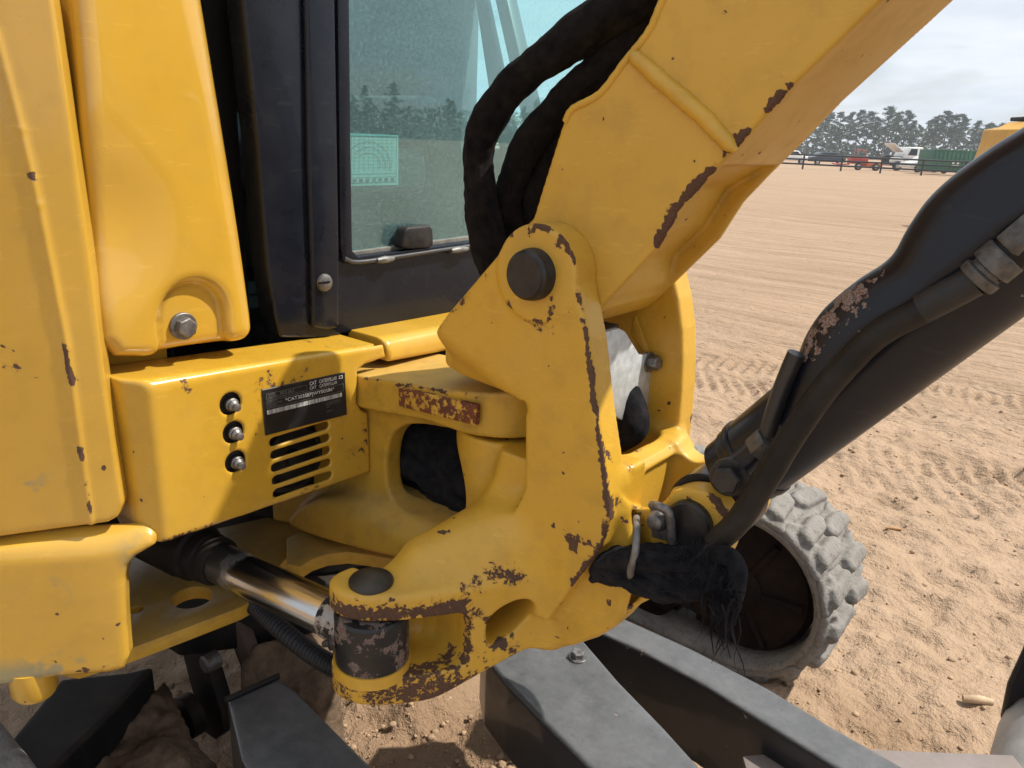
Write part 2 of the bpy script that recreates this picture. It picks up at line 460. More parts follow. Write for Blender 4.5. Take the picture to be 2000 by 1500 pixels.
m_black = painted('black_cab_paint', (.006, .008, .014), rust=(.07, .07, .07), rust2=(.10, .095, .09), rough=.24, edge=.2, thr=.62, wear_noise=120., peel=.06, dirt=.10, dirtcol=(.03, .03, .031), coat=.12, spec=.25)
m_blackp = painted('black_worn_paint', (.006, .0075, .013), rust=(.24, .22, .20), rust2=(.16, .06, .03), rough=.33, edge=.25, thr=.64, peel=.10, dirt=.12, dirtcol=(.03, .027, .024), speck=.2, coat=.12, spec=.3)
m_steelblk = painted('worn_dark_steel', (.012, .013, .015), rust=(.30, .27, .25), rust2=(.16, .09, .06), rough=.34, edge=.5, thr=.40, wear_noise=40., peel=.35, dirt=.25, dirtcol=(.04, .034, .028), dust_shine=1.1, dust_shine_col=(.15, .152, .155), coat=.3, spec=.5)  # pale tint on upward faces painted in for the sky the steel reflects
m_darkdirt = painted('dirty_undercarriage_steel', (.007, .007, .008), rust=(.08, .035, .02), rust2=(.11, .06, .04), rough=.5, edge=.3, thr=.42, peel=.3, dirt=.5, dirtcol=(.035, .026, .018), dust_shine=.35, dust_shine_col=(.10, .075, .055), spec=.15)
m_rodeye = painted('worn_rod_end_paint', (.010, .010, .011), rust=(.13, .055, .032), rust2=(.15, .14, .13), rough=.4, edge=.5, thr=.07, peel=.3, dirt=.5, dirtcol=(.05, .04, .03), wear_noise=38., speck=.7)
def simple(name, col, rough=.5, metallic=0., var=.25, vs=20., bump=0., bs=120., spec=.5, var2=None, coat=0.):
    t = NT(name)
    n = t.noise(vs, 5., .6)
    c = t.mix(t.rng(n, .3, .7), tuple(max(0, x*(1-var)) for x in col), var2 or tuple(min(1, x*(1+var)) for x in col))
    k = dict(Base_Color=c, Roughness=t.math('ADD', rough, t.math('MULTIPLY', t.math('SUBTRACT', n, .5), .2), clamp=True), Metallic=metallic, Coat_Weight=coat)
    k['Specular_IOR_Level'] = spec
    if bump: k['Normal'] = t.bump(t.noise(bs, 5., .6), bump, .004)
    t.bsdf(**k)
    return t.done()
m_pin = simple('black_pin_steel', (.014, .014, .016), .42, .2, .5, 40., .15, 200., var2=(.035, .03, .027))
m_pinrust = simple('oily_pin_steel', (.045, .04, .034), .4, .5, .4, 30., .1, 150.)
m_bolt = simple('zinc_bolt', (.18, .17, .165), .45, .7, .45, 90., .2, 300.)
m_boltdark = simple('dull_bolt', (.10, .095, .09), .5, .5, .45, 90., .2, 300.)
m_galv = simple('galvanised_plate', (.52, .56, .58), .5, .35, .22, 60., .06, 300.)
m_rubber = simple('black_rubber', (.011, .011, .012), .55, 0, .5, 30., .12, 260., spec=.25, var2=(.035, .03, .026))
m_hose = simple('dusty_black_hose', (.010, .0095, .0095), .5, 0, .5, 14., .25, 160., spec=.22, var2=(.026, .022, .018))
m_corr = simple('corrugated_conduit', (.012, .013, .016), .45, 0, .3, 30., spec=.3)
m_gap = simple('dark_interior_shade', (.005, .005, .006), .7, spec=.1)  # near-black colour carries the shade of unlit insides and gaps
m_trackin = simple('dark_muddy_track_steel', (.006, .005, .005), .7, 0, .6, 14., .4, 60., spec=.12, var2=(.022, .012, .009))
m_seat = simple('grey_seat_vinyl', (.10, .11, .12), .4, 0, .3, 10.)
m_white = simple('white_paint', (.72, .72, .70), .4, 0, .15, 4.)
m_wire = simple('grey_wire', (.17, .165, .155), .45, .3, .35, 60., .2, 200.)
m_lightgrey = simple('pale_grey_steel', (.36, .355, .34), .5, 0, .25, 9., .2, 80.)
m_rag = None
def fabric(name, col, col2):
    t = NT(name)
    w = t.n('TexWave', {'wave_type': 'BANDS', 'bands_direction': 'DIAGONAL'}, Vector=t.tc.outputs['Object'], Scale=260., Distortion=3., Detail=2.).outputs['Fac']
    n = t.noise(38., 4., .75); f = t.noise(300., 2.)
    c = t.mix(t.rng(n, .35, .75), col, col2)
    h = t.math('ADD', t.math('MULTIPLY', w, .5), t.math('ADD', f, t.math('MULTIPLY', t.noise(35., 4.), 3.)))
    t.bsdf(Base_Color=c, Roughness=.9, Normal=t.bump(h, .6, .002), Sheen_Weight=.03, Specular_IOR_Level=.05)
    return t.done()
m_sleeve = fabric('black_hose_sleeve', (.005, .005, .006), (.024, .019, .016))
m_rag = fabric('frayed_black_sleeve', (.005, .006, .009), (.028, .026, .028))
def chrome():
    t = NT('chromed_rod')
    g = t.rng(t.attr('grime'), .25, .75)
    nz = t.noise(30., 6., .7)
    gm = t.rng(t.math('ADD', g, t.math('MULTIPLY', t.math('SUBTRACT', nz, .5), .9)), .35, .7)
    c = t.mix(gm, (.55, .54, .52), (.055, .05, .044))
    t.bsdf(Base_Color=c, Metallic=t.rng(gm, 0., 1., 1., .45), Roughness=t.rng(gm, 0., 1., .20, .45))
    return t.done()
m_chrome = chrome()
def glass():
    t = NT('dusty_tinted_glass')
    lw = t.n('LayerWeight', None, Blend=.5).outputs['Facing']
    fac = t.math('ADD', t.math('MULTIPLY', t.math('POWER', lw, 2.5), .8), .06, clamp=True)
    tr = t.n('BsdfTransparent', None, Color=(.70, .94, .94)).outputs[0]
    gl = t.n('BsdfGlossy', None, Color=(.85, .95, .97), Roughness=.012).outputs[0]
    m1 = t.n('MixShader', None, i0=fac, i1=tr, i2=gl).outputs[0]
    d = t.rng(t.noise(150., 4., .8), .46, .78, .05, .22)
    d = t.math('ADD', d, t.rng(t.noise(2.4, 2.), .4, .8, 0., .08))
    df = t.n('BsdfDiffuse', None, Color=(.42, .62, .62)).outputs[0]  # teal dust film, paled as well to paint brightness into the pane
    m2 = t.n('MixShader', None, i0=d, i1=m1, i2=df).outputs[0]
    t.t.links.new(m2, t.out.inputs['Surface'])
    return t.done()
m_glass = glass()
def sandmat():
    t = NT('pale_dry_sand')
    o = t.tc.outputs['Object']
    a = t.noise(.25, 4.); b = t.noise(2.3, 4., .6); c = t.noise(26., 4., .65); d = t.noise(170., 2., .7)
    col = t.mix(t.rng(a, .3, .7), (.375, .262, .175), (.42, .30, .207))
    col = t.mix(t.rng(b, .45, .75, 0., .5), col, (.32, .222, .140))
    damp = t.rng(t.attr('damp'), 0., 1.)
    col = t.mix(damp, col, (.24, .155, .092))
    spk = t.rng(t.noise(95., 3., .6), .70, .74, 0., .75)
    col = t.mix(spk, col, (.13, .085, .055))
    # grader streaks running across the yard, seen far off
    st = t.n('Mapping', None, Vector=o, Rotation=(0, 0, radians(-33)), Scale=(.10, 1.6, 1.)).outputs[0]
    sn = t.n('TexNoise', None, Vector=st, Scale=2.2, Detail=6., Roughness=.65).outputs['Fac']
    far = t.rng(t.n('VectorMath', {'operation': 'LENGTH'}, i0=o).outputs['Value'], 2., 5.)
    col = t.mix(t.math('MULTIPLY', t.rng(sn, .46, .66), t.math('MULTIPLY', far, .75)), col, (.295, .20, .127))
    h = t.math('ADD', t.math('MULTIPLY', c, 1.0), t.math('MULTIPLY', d, .25))
    h = t.math('ADD', h, t.math('MULTIPLY', t.noise(9., 3., .6), 1.2))
    n1 = t.bump(h, .9, .024)
    n2 = t.bump(t.math('MULTIPLY', sn, far), .9, .16, n1)
    t.bsdf(Base_Color=col, Roughness=.95, Normal=n2, Specular_IOR_Level=.15)
    return t.done()
m_sand = sandmat()
m_mud = simple('caked_brown_dirt', (.13, .09, .06), .95, 0, .5, 26., 1., 90., spec=.1)
m_clod = simple('dry_sand_clod', (.38, .265, .17), .95, 0, .3, 20., .6, 90., spec=.1)
def trackmat():
    t = NT('dusty_grey_track_rubber')
    n = t.noise(12., 6., .65); f = t.noise(60., 5., .65)
    c = t.mix(t.rng(n, .3, .7), (.17, .158, .143), (.27, .255, .235))
    c = t.mix(t.rng(f, .52, .72, 0., .7), c, (.085, .078, .07))
    t.bsdf(Base_Color=c, Roughness=.9, Normal=t.bump(t.math('ADD', f, t.noise(160., 3.)), .5, .006), Specular_IOR_Level=.2)
    return t.done()
m_track = trackmat()
def leafmat(name, a, b):
    t = NT(name)
    r = t.n('ObjectInfo').outputs['Random']
    n = t.noise(.9, 3.)
    c = t.mix(t.rng(n, .3, .7), a, b)
    c = t.mix(t.math('MULTIPLY', r, .35), c, (.09, .11, .075))
    t.bsdf(Base_Color=c, Roughness=.8, Specular_IOR_Level=.2, Transmission_Weight=0.)
    return t.done()
m_pine = leafmat('pine_needles', (.055, .092, .050), (.09, .125, .075))
m_under = leafmat('underbrush_leaves', (.075, .10, .055), (.12, .145, .08))
m_bark = simple('pine_bark', (.13, .10, .08), .9, 0, .3, 3.)

# ------------------------------------------------------------------ the mini excavator
EX = empty('mini_excavator', (0, 0, 0))
tag(EX, 'yellow mini excavator with black cab, chipped swing bracket and black boom cylinder', 'excavator')
def S3(pts, ax, c): return [P(u, v, ax, c) for u, v in pts]
def part(o, label): return lab(o, label)

# ---- swing bracket (casting)
KX = .055
g = Grid((-.05, -.43, .58), (.53, .17, 1.37), .0032)
PINX, PINZ = P(1045, 535, 'y', -.15)[[0, 2]]
cheek = [(.135, 1.30), (.03, 1.188), (.004, 1.155), (.010, 1.123), (.033, 1.086), (.167, 1.086), (.190, 1.06), (.196, .95), (.178, .90), (.12, .855), (.05, .82), (.05, .77), (.25, .74), (.297, .829), (.338, .905), (.346, .95), (.343, .985), (.311, 1.105), (.29, 1.2), (.268, 1.265)]
near = g.pry(cheek, -.148, -.098, .006)
boss = g.cyl('y', (PINX, PINZ), .068, -.151, -.094, .004)
near = smin(near, boss, .006)
cheekf = [(.135, 1.30), (.06, 1.188), (.05, 1.10), (.10, 1.0), (.10, .80), (.25, .76), (.30, .86), (.318, .95), (.322, 1.0), (.318, 1.105), (.305, 1.2), (.27, 1.29)]
far = smin(g.pry(smooth_poly(cheekf, 1), .094, .146, .006), g.cyl('y', (PINX, PINZ), .072, .09, .150, .004), .006)
# the wing of the near cheek turns inwards and down
A_, B_, C_ = P(846, 652, 'y', -.148), P(1006, 782, 'y', -.148), np.array([.04, -.108, 1.086])
nn = np.cross(B_-A_, C_-A_); nn = nn if nn[2] < 0 else -nn
wcut = np.maximum(g.half(A_, -nn), np.maximum(g.X-.19, -(g.Z-1.07)))
near = smax(near, -wcut, .012)
near = np.maximum(near, np.where(g.Z < 1.08, -1, -1))
upfork = g.prz(smooth_poly([(-.05, -.05), (-.02, -.10), (.03, -.118), (.25, -.12), (.25, .12), (.03, .118), (-.02, .10), (-.05, .05)], 2), 1.086, 1.165, .008)
lowk = g.cyl('z', (KX, 0), .098, .72, .976, .005)
body = g.pry(smooth_poly([(.10, .98), (.10, .70), (.21, .655), (.258, .672), (.345, .745), (.37, .80), (.37, .90), (.352, .95), (.345, 1.00), (.30, 1.01), (.18, 1.01)], 1), -.115, .115, .012)
# lug for the swing cylinder
lugpoly = smooth_poly([(-.022, -.345), (-.020, -.30), (.018, -.215), (.040, -.14), (.06, -.02), (.26, -.02), (.238, -.10), (.202, -.155), (.172, -.205), (.138, -.265), (.092, -.325), (.048, -.362), (.004, -.366)], 2)
lug = g.prz(lugpoly, .603, .800, .010)
lug = smax(lug, g.half((0, -.27, .603), (0, .46, -1)), .012)
lugcap = g.cap((.07, -.22, .80), (.17, -.06, .83), .05, .10)
LPX, LPY = P(725, 1135, 'z', .802)[[0, 1]]
fork = smooth_poly([(-.2, -.5), (.3, -.5), (.3, -.232), (.16, -.222), (.11, -.205), (.06, -.205), (.02, -.24), (-.2, -.25)], 1)
forkcut = g.prz(fork, .657, .757, .026)
# slot through the upright of the lug, square to its face
nS = np.array([.78, -.626, 0]); tS = np.array([.626, .78, 0]); oS_ = np.array([.190, -.172, .69])
sl = [Pn(u, v, oS_, nS)-oS_ for u, v in ((948, 1246), (949, 1212), (973, 1188), (1026, 1160), (1042, 1170), (1032, 1206), (1000, 1238), (957, 1262))]
slp = smooth_poly([(float(q @ tS), float(q[2])) for q in sl], 2)
i0, i1 = [slice(*np.searchsorted(a_, r_)) for a_, r_ in ((g.X[:, 0, 0], (.0, .33)), (g.Y[0, :, 0], (-.32, -.02)))]
i2 = slice(*np.searchsorted(g.Z[0, 0, :], (.60, .80)))
xs_, ys_, zs_ = g.X[i0]-oS_[0], g.Y[:, i1]-oS_[1], g.Z[:, :, i2]-oS_[2]
sS = xs_*tS[0]+ys_*tS[1]; nn_ = xs_*nS[0]+ys_*nS[1]
slot_sub = np.maximum(poly_sdf(slp, sS+0*zs_, zs_+0*sS), -(nn_+.115))
# ears that carry the boom cylinder
EPX, EPZ = P(1350, 1020, 'y', -.088)[[0, 2]]
earp = smooth_poly([(.30, 1.0)]+PY([(1240, 905), (1262, 950), (1295, 968), (1340, 950), (1392, 962), (1426, 1005), (1434, 1050), (1410, 1110), (1300, 1155)], -.088)+[(.30, .72)], 2)
ear1 = g.pry(earp, -.090, -.052, .006); ear2 = g.pry([(x-.012, z) for x, z in earp], .050, .092, .006)
V = smin(near, body, .022)
V = smin(V, far, .02)
V = smin(V, upfork, .02)
V = smin(V, lowk, .035)
V = smin(V, smin(lug, lugcap, .04), .032)
V = smin(V, smin(ear1, ear2, .0), .012)
# opening between the cheeks, cylinder gap between the ears, pocket for the hose at the near side
opening = g.prx(smooth_poly([(-.096, 1.6), (-.098, 1.10), (-.086, 1.06), (-.05, 1.018), (.06, 1.004), (.088, 1.03), (.092, 1.12), (.092, 1.6)], 1), .09, .6, .004)
V = smax(V, -opening, .006)
hole2 = g.box((.13, -.06, .925), (.305, .082, 1.10), .03)
V = smax(V, -hole2, .01)
gapc = g.box((.335, -.052, .70), (.60, .050, .99), .012)
V = smax(V, -gapc, .006)
scoop = g.cap(P(1262, 940, 'y', -.11), P(1262, 940, 'y', .0), .038)
V = smax(V, -np.maximum(scoop, -(g.X-.345)), .006)
pocket = g.cap(P(1218, 1050, 'y', -.12)+np.array([0, 0, .0]), P(1218, 1050, 'y', -.12)+np.array([-.02, .03, -.09]), .040)
V = smax(V, -np.maximum(pocket, np.maximum(g.half((0, -.10, 0), (0, -1, 0)), -(g.X-.33))), .005)
kc = P(846, 942, 'y', -.05)
V = smax(V, -np.maximum(g.cyl('y', (-.088, .847), .118, -.3, .3), g.Z-.965), .010)
V = smax(V, -forkcut, .004)
V = np.ascontiguousarray(np.broadcast_to(V, g.n)).copy(); V[i0, i1, i2] = smax(V[i0, i1, i2], -slot_sub, .005)
V = np.maximum(V, -g.box((-.2, -.2, .979), (.19, .2, 1.084)))
Yc = -.149
wear = [
 (S3([(1136, 560), (1140, 600), (1145, 660), (1152, 720), (1163, 800), (1172, 870), (1183, 950), (1186, 985)], 'y', Yc), .0055, 1.0),
 (S3([(1050, 434), (1085, 447), (1110, 475), (1128, 520), (1133, 560), (1128, 585)], 'y', -.151), .006, 1.05),
 (S3([(1188, 990), (1180, 1050), (1160, 1090), (1118, 1140)], 'y', -.145), .006, .75),
 (S3([(1200, 970), (1190, 1010)], 'y', -.14), .008, .7), (S3([(1215, 960), (1185, 1015)], 'y', -.13), .006, .75),
 (S3([(1078, 580), (1072, 625)], 'y', -.151), .006, .62), (S3([(993, 595)], 'y', -.151), .008, .6), (S3([(1030, 630), (1070, 640)], 'y', -.15), .01, .42),
 (S3([(1045, 444), (1035, 460)], 'y', -.151), .005, .7), (S3([(1090, 478)], 'y', -.151), .006, .75), (S3([(998, 458)], 'y', -.151), .005, .7),
 (S3([(950, 540), (900, 590), (848, 650)], 'y', Yc), .006, .45), (S3([(850, 660), (870, 738)], 'y', Yc), .006, .5),
 # lug: upper plate rim, lower plate, upright between the holes
 (S3([(654, 1168), (668, 1192), (695, 1203), (760, 1206), (850, 1196), (900, 1182)], 'z', .770), .017, .86),
 (S3([(790, 1196), (850, 1175), (900, 1160), (935, 1140), (960, 1125)], 'z', .800), .016, .62),
 (S3([(965, 1125), (985, 1112), (1000, 1105)], 'z', .815), .016, .72), (S3([(955, 1150), (1000, 1125), (1020, 1110)], 'z', .81), .014, .6),
 (S3([(900, 1170), (860, 1165)], 'z', .80), .016, .7), (S3([(1050, 1098)], 'z', .83), .007, .9), (S3([(1025, 1120), (1005, 1130)], 'z', .81), .01, .6),
 (S3([(660, 1305), (690, 1332), (740, 1350), (840, 1345), (910, 1318), (930, 1300)], 'z', .628), .030, .70),
 (S3([(790, 1310), (850, 1295), (895, 1270), (905, 1235)], 'z', .66), .014, .75),
 (S3([(905, 1210), (912, 1240), (905, 1280)], 'x', .150), .013, .70), (S3([(955, 1260), (1000, 1250), (1040, 1215)], 'x', .185), .013, .78),
 (S3([(935, 1230), (950, 1290), (920, 1320)], 'x', .180), .012, .62), (S3([(1000, 1265), (1010, 1290)], 'x', .195), .010, .7), (S3([(925, 1195), (950, 1205)], 'x', .170), .012, .6),
 ([P(935, 1330, 'z', .61), P(1000, 1290, 'z', .64), P(1080, 1246, 'z', .68)], .009, .6), (S3([(1090, 1248), (1130, 1240), (1200, 1200), (1290, 1152)], 'y', -.1), .007, .72),
 (S3([(1108, 1052), (1128, 1055), (1118, 1070)], 'y', Yc), .009, .72), (S3([(1080, 1025)], 'y', Yc), .005, .8), (S3([(1100, 1035)], 'y', Yc), .004, .8), (S3([(1150, 1062)], 'y', Yc), .005, .8), (S3([(1130, 1020)], 'y', Yc), .004, .8),
 (S3([(1018, 970), (1010, 985)], 'y', -.14), .008, .6), (S3([(1192, 850)], 'x', .33), .008, .9), (S3([(1190, 880), (1192, 905)], 'x', .33), .005, .8),
 (S3([(1388, 968), (1412, 1000), (1425, 1030)], 'y', -.09), .007, .8), (S3([(1345, 975)], 'y', -.09), .006, .85), (S3([(1300, 970)], 'y', -.09), .005, .7), (S3([(1345, 997), (1322, 1000)], 'y', -.09), .006, .7),
 (S3([(1340, 580), (1342, 620)], 'x', .34), .005, 1.), (S3([(1341, 720), (1340, 745)], 'x', .34), .005, 1.),
]
BR = sdf_obj('swing_bracket', V, g, m_cast, EX, wear)
part(BR, 'cast yellow swing bracket with chipped, rust edged paint')
lathe('pin', (PINX, -.120, PINZ), (0, -1, 0), [(.036, 0), (.036, .040), (.034, .043), (.034, .050), (.030, .054), (.0295, .056), (.01, .056)], m_pin, BR)
lathe('pin', (LPX, LPY, .79), (0, 0, 1), [(.034, 0), (.034, .014), (.032, .017), (.029, .0185), (.01, .019)], m_pinrust, BR)
lathe('pin', (EPX, -.07, EPZ), (0, -1, 0), [(.034, 0), (.034, .030), (.031, .034), (.01, .035)], m_pin, BR)
lathe('kingpin', (KX, 0, .70), (0, 0, 1), [(.045, 0), (.045, .48)], m_pin, BR)

# ---- swing post of the machine's frame: upper arm, web with a hole, lower arm
g = Grid((-.56, -.15, .58), (.19, .15, 1.08), .004)
arm_side = [(-.56, 1.0)]+PY([(709, 736), (776, 745), (874, 763), (996, 775)], -.11)
arm_bot = PY([(1024, 880), (902, 848), (835, 823), (720, 802)], -.11)+[(-.56, .95)]
top = max(z for x, z in arm_side)
arm = g.pry(arm_side+[(.19, arm_side[-1][1])]+[(.19, arm_bot[0][1])]+arm_bot, -.2, .2, .0)
plan = smooth_poly([(-.56, -.112), (.02, -.112), (.10, -.10), (.155, -.04), (.155, .04), (.10, .10), (.02, .112), (-.56, .112)], 2)
arm = np.maximum(np.maximum(arm, g.prz(plan, .5, 1.2)), g.Z-1.081)
arm = smax(arm, g.prz(plan, .90, 1.081, .006), .008)
webo = g.pry([(-.56, 1.0), (.02, 1.0), (.04, .74), (-.56, .60)], -.085, -.045, .004)
hole = smooth_poly(PY([(757, 862), (775, 836), (810, 826), (880, 838), (960, 850), (960, 1010), (905, 1062), (880, 1060), (800, 1015), (762, 975), (752, 925)], -.085), 2)
webo = smax(webo, -g.pry(hole, -.3, .1), .006)
low = g.pry(smooth_poly(PY([(590, 985), (640, 965), (720, 985), (870, 1050), (960, 1075), (960, 1110), (880, 1105), (760, 1085), (610, 1045), (560, 1020)], -.115), 1), -.125, .10, .012)
low = smax(low, g.half(P(700, 1010, 'y', -.125), (0, -.75, .66)), .01)
V = smin(smin(arm, webo, .015), low, .025)
FR = sdf_obj('swing_post', V, g, m_frame, EX, [(S3([(776, 752), (830, 757), (872, 768)], 'y', -.11), .006, .75), (S3([(905, 770), (990, 780)], 'y', -.11), .006, .7), (S3([(712, 738), (740, 740)], 'y', -.11), .005, .7)])
part(FR, 'yellow frame arm carrying the swing bracket')
m_rustplate = painted('rusted_yellow_bar', YEL, rust=(.13, .035, .014), rust2=(.17, .055, .02), rough=.6, edge=.2, thr=-.04, wear_noise=75., dirt=.2)
q = [P(u, v, 'y', -.118) for u, v in ((777, 756), (931, 791), (929, 832), (779, 794))]
part(plate('stop_bar', q, (0, -1, 0), .010, m_rustplate, FR, .002), 'small bar with flaking yellow paint over rust')

# ---- boom
g = Grid((.10, -.108, 1.16), (1.30, .108, 2.20), .0042)
def ext(a, b, k): return tuple(np.array(b)+(np.array(b)-np.array(a))*k)
up_e = PY([(1040, 430), (1055, 380), (1100, 236), (1118, 212), (1170, 182), (1265, 60), (1292, 0)], -.1)
lo_e = PY([(1168, 604), (1282, 486), (1330, 405), (1390, 338), (1455, 270), (1540, 175), (1720, 0)], -.1)
bpoly = up_e+[ext(up_e[-2], up_e[-1], 8)]+[ext(lo_e[-2], lo_e[-1], 4.2)]+lo_e[::-1]+[(PINX+.05, PINZ-.07), (PINX-.05, PINZ-.05), (PINX-.07, PINZ+.03)]
boom = g.pry(bpoly, -.1, .1, .003)
rec = [lo_e[0]]+lo_e[1:4]+[lo_e[4]]
d = np.array([-.77, .64])*.03
recp = [tuple(np.array(q)-d*1.2) for q in rec]+[tuple(np.array(rec[3])+d*.4)]+[tuple(np.array(q)+d) for q in rec[2::-1]]
boom = smax(boom, -g.pry(recp, -.088, .088), .003)
bossb = g.cyl('y', (PINX, PINZ), .085, -.092, .092, .004)
boom = np.minimum(smin(boom, bossb, .008), 1)
BO = sdf_obj('boom', boom, g, m_boom, EX, [
 (S3([(1280, 478), (1300, 450), (1320, 408), (1335, 390), (1355, 365), (1390, 332)], 'y', -.1), .0075, .9),
 (S3([(1418, 290), (1440, 275), (1460, 258)], 'y', -.1), .0065, 1.15), (S3([(1505, 210), (1528, 185)], 'y', -.1), .0065, 1.15), (S3([(1543, 168)], 'y', -.1), .005, 1.2),
 (S3([(1700, 110), (1760, 60)], 'z', 1.56), .006, .6)])
part(BO, 'yellow box section boom with rust chips along its lower edge')
def bead(pts, r, name='weld_bead', parent=BO, m=m_boom): return tube(name, pts, r, m, parent, seg=10, n=10, lump=.12, lscale=60.)
bead([P(u, v, 'y', -.100) for u, v in ((1232, 105), (1245, 116), (1300, 165), (1370, 225), (1420, 278), (1438, 296))], [.004, .010, .011, .011, .010, .003])
bead([P(u, v, 'y', -.098) for u, v in ((1105, 238), (1120, 213), (1172, 184), (1222, 120), (1268, 62), (1296, 0), (1340, -70))], .0055)

# ---- boom cylinder with its guard, pipe and hose
cA = np.array([EPX, 0, EPZ]); cB = np.array([.79, 0, 1.40])
cdir = (cB-cA)/np.linalg.norm(cB-cA)
cO = np.array([-.0125, 0, .0105])
CY = lathe('boom_cylinder', cA+cO+cdir*.045, cdir, [(.050, 0), (.055, .004), (.055, .028), (.058, .032), (.058, 1.15), (.05, 1.16)], m_blackp, EX, seg=64)
part(CY, 'black boom cylinder leaning up to the right')
lathe('cylinder_eye', (EPX, -.048, EPZ), (0, 1, 0), [(.055, 0), (.057, .002), (.057, .094), (.055, .096)], m_blackp, CY)
lathe('gland_ring', cA+cO+cdir*.088, cdir, [(.0595, 0), (.0605, .002), (.0605, .010), (.0595, .012)], m_blackp, CY, seg=64)
def Gp(u, v, y): return P(u, v, 'y', y)
gy = -.055
outer = [Gp(u, v, gy) for u, v in ((1512, 850), (1528, 790), (1545, 725), (1562, 672), (1590, 625), (1625, 590), (1668, 556), (1712, 528), (1740, 500), (1765, 452), (1800, 400), (1850, 352), (1920, 300), (2000, 250), (2100, 190), (2260, 95), (2420, -10))]
inner = [Gp(u, v, gy-.012) for u, v in ((1535, 870), (1562, 830), (1595, 785), (1625, 745), (1660, 705), (1690, 672), (1725, 645), (1765, 622), (1805, 600), (1840, 580), (1880, 555), (1920, 525), (1960, 490), (2010, 455), (2120, 380), (2300, 255), (2450, 140))]
gv = []; gf = []
oc = catmull(outer, 4); ic = catmull(inner, 4)
for k, off in enumerate((np.array([0, .05, 0]), np.array([0, .0, 0]), np.array([.012, -.028, -.012]))):
    pass
prof_n = 9
for a, b in zip(oc, ic):
    e = (b-a)
    for j in range(prof_n):
        t = j/(prof_n-1)
        # rounded sheet: starts behind, rolls over the top edge and comes down the near side
        yy = .055*(1-t)**3-.012*sin(t*pi*.5)
        gv.append(a+e*t*t*.95+np.array([0, yy, 0])+np.array([0, 0, .006*sin(t*pi)]))
for i in range(len(oc)-1):
    for j in range(prof_n-1):
        gf.append((i*prof_n+j, (i+1)*prof_n+j, (i+1)*prof_n+j+1, i*prof_n+j+1))
GU = mesh('cylinder_guard', gv, gf, m_blackp, CY, True)
md = GU.modifiers.new('thick', 'SOLIDIFY'); md.thickness = .004
a = GU.data.attributes.new('worn', 'FLOAT', 'POINT')
vv = np.array(gv)
a.data.foreach_set('value', stroke_field(vv, [(S3([(1560, 690), (1590, 640), (1630, 600), (1660, 580)], 'y', gy-.01), .024, .80), (S3([(1512, 840), (1530, 780), (1545, 720)], 'y', gy-.01), .018, .75), (S3([(1690, 545), (1720, 530)], 'y', gy-.01), .014, .7)]).astype(np.float32))
# steel pipe and fitting at the foot
tube('oil_pipe', [Gp(u, v, -.072) for u, v in ((1492, 868), (1510, 810), (1525, 765), (1542, 722), (1556, 690))], .011, painted('chipped_pipe_paint', (.02, .02, .022), rust=(.30, .29, .28), rust2=(.15, .06, .035), edge=.2, thr=.52, wear_noise=70., dirt=.4), CY, seg=14)
fb = Gp(1440, 925, -.078)
bolt('fitting_bolt', Gp(1424, 932, -.086), (.15, -1, .05), .019, m_pin, CY, h=.016)
pA, pB = Gp(1432, 922, -.07), Gp(1492, 868, -.072)
tube('banjo_fitting', [pA, pA*.6+pB*.4, pB], [.022, .018, .016], m_blackp, CY, seg=8)
ax = (pB-pA)/np.linalg.norm(pB-pA)
lathe('fitting_nut', pB-ax*.012, ax, [(.020, 0), (.021, .002), (.021, .022), (.019, .024)], m_boltdark, CY, seg=6)
hose = [(1395, 1062, -.115), (1440, 1020, -.112), (1490, 945, -.105), (1540, 862, -.10), (1600, 775, -.095), (1660, 705, -.09), (1720, 650, -.088), (1790, 612, -.086), (1830, 590, -.085)]
HO = tube('hydraulic_hose', [Gp(*h) for h in hose], [.0165, .0165, .0155, .015], m_hose, CY, seg=20, lump=.02)
crim = [Gp(1800, 604, -.085), Gp(1905, 548, -.083), Gp(1945, 515, -.082), Gp(1985, 490, -.08), Gp(2400, 215, -.07)]
tube('hose_ferrule', [crim[0], crim[0]*.5+crim[1]*.5, crim[1]], [.0168, .0172, .0168], painted('dusty_ferrule', (.022, .021, .02), edge=.1, dirt=.5, dirtcol=(.06, .052, .042), thr=.8, spec=.3), CY, seg=16)
d_ = (crim[2]-crim[1]); d_ /= np.linalg.norm(d_)
lathe('hose_nut', crim[1], d_, [(.020, 0), (.021, .002), (.021, .010), (.017, .012), (.0165, .016), (.022, .018), (.022, .036), (.020, .038)], m_boltdark, CY, seg=24)
lathe('hose_nut', crim[1]+d_*.042, d_, [(.021, 0), (.0225, .002), (.0225, .030), (.021, .032)], m_boltdark, CY, seg=6)
tube('pipe_end', [crim[2], crim[3], crim[4]], .020, m_hose, CY, seg=16)

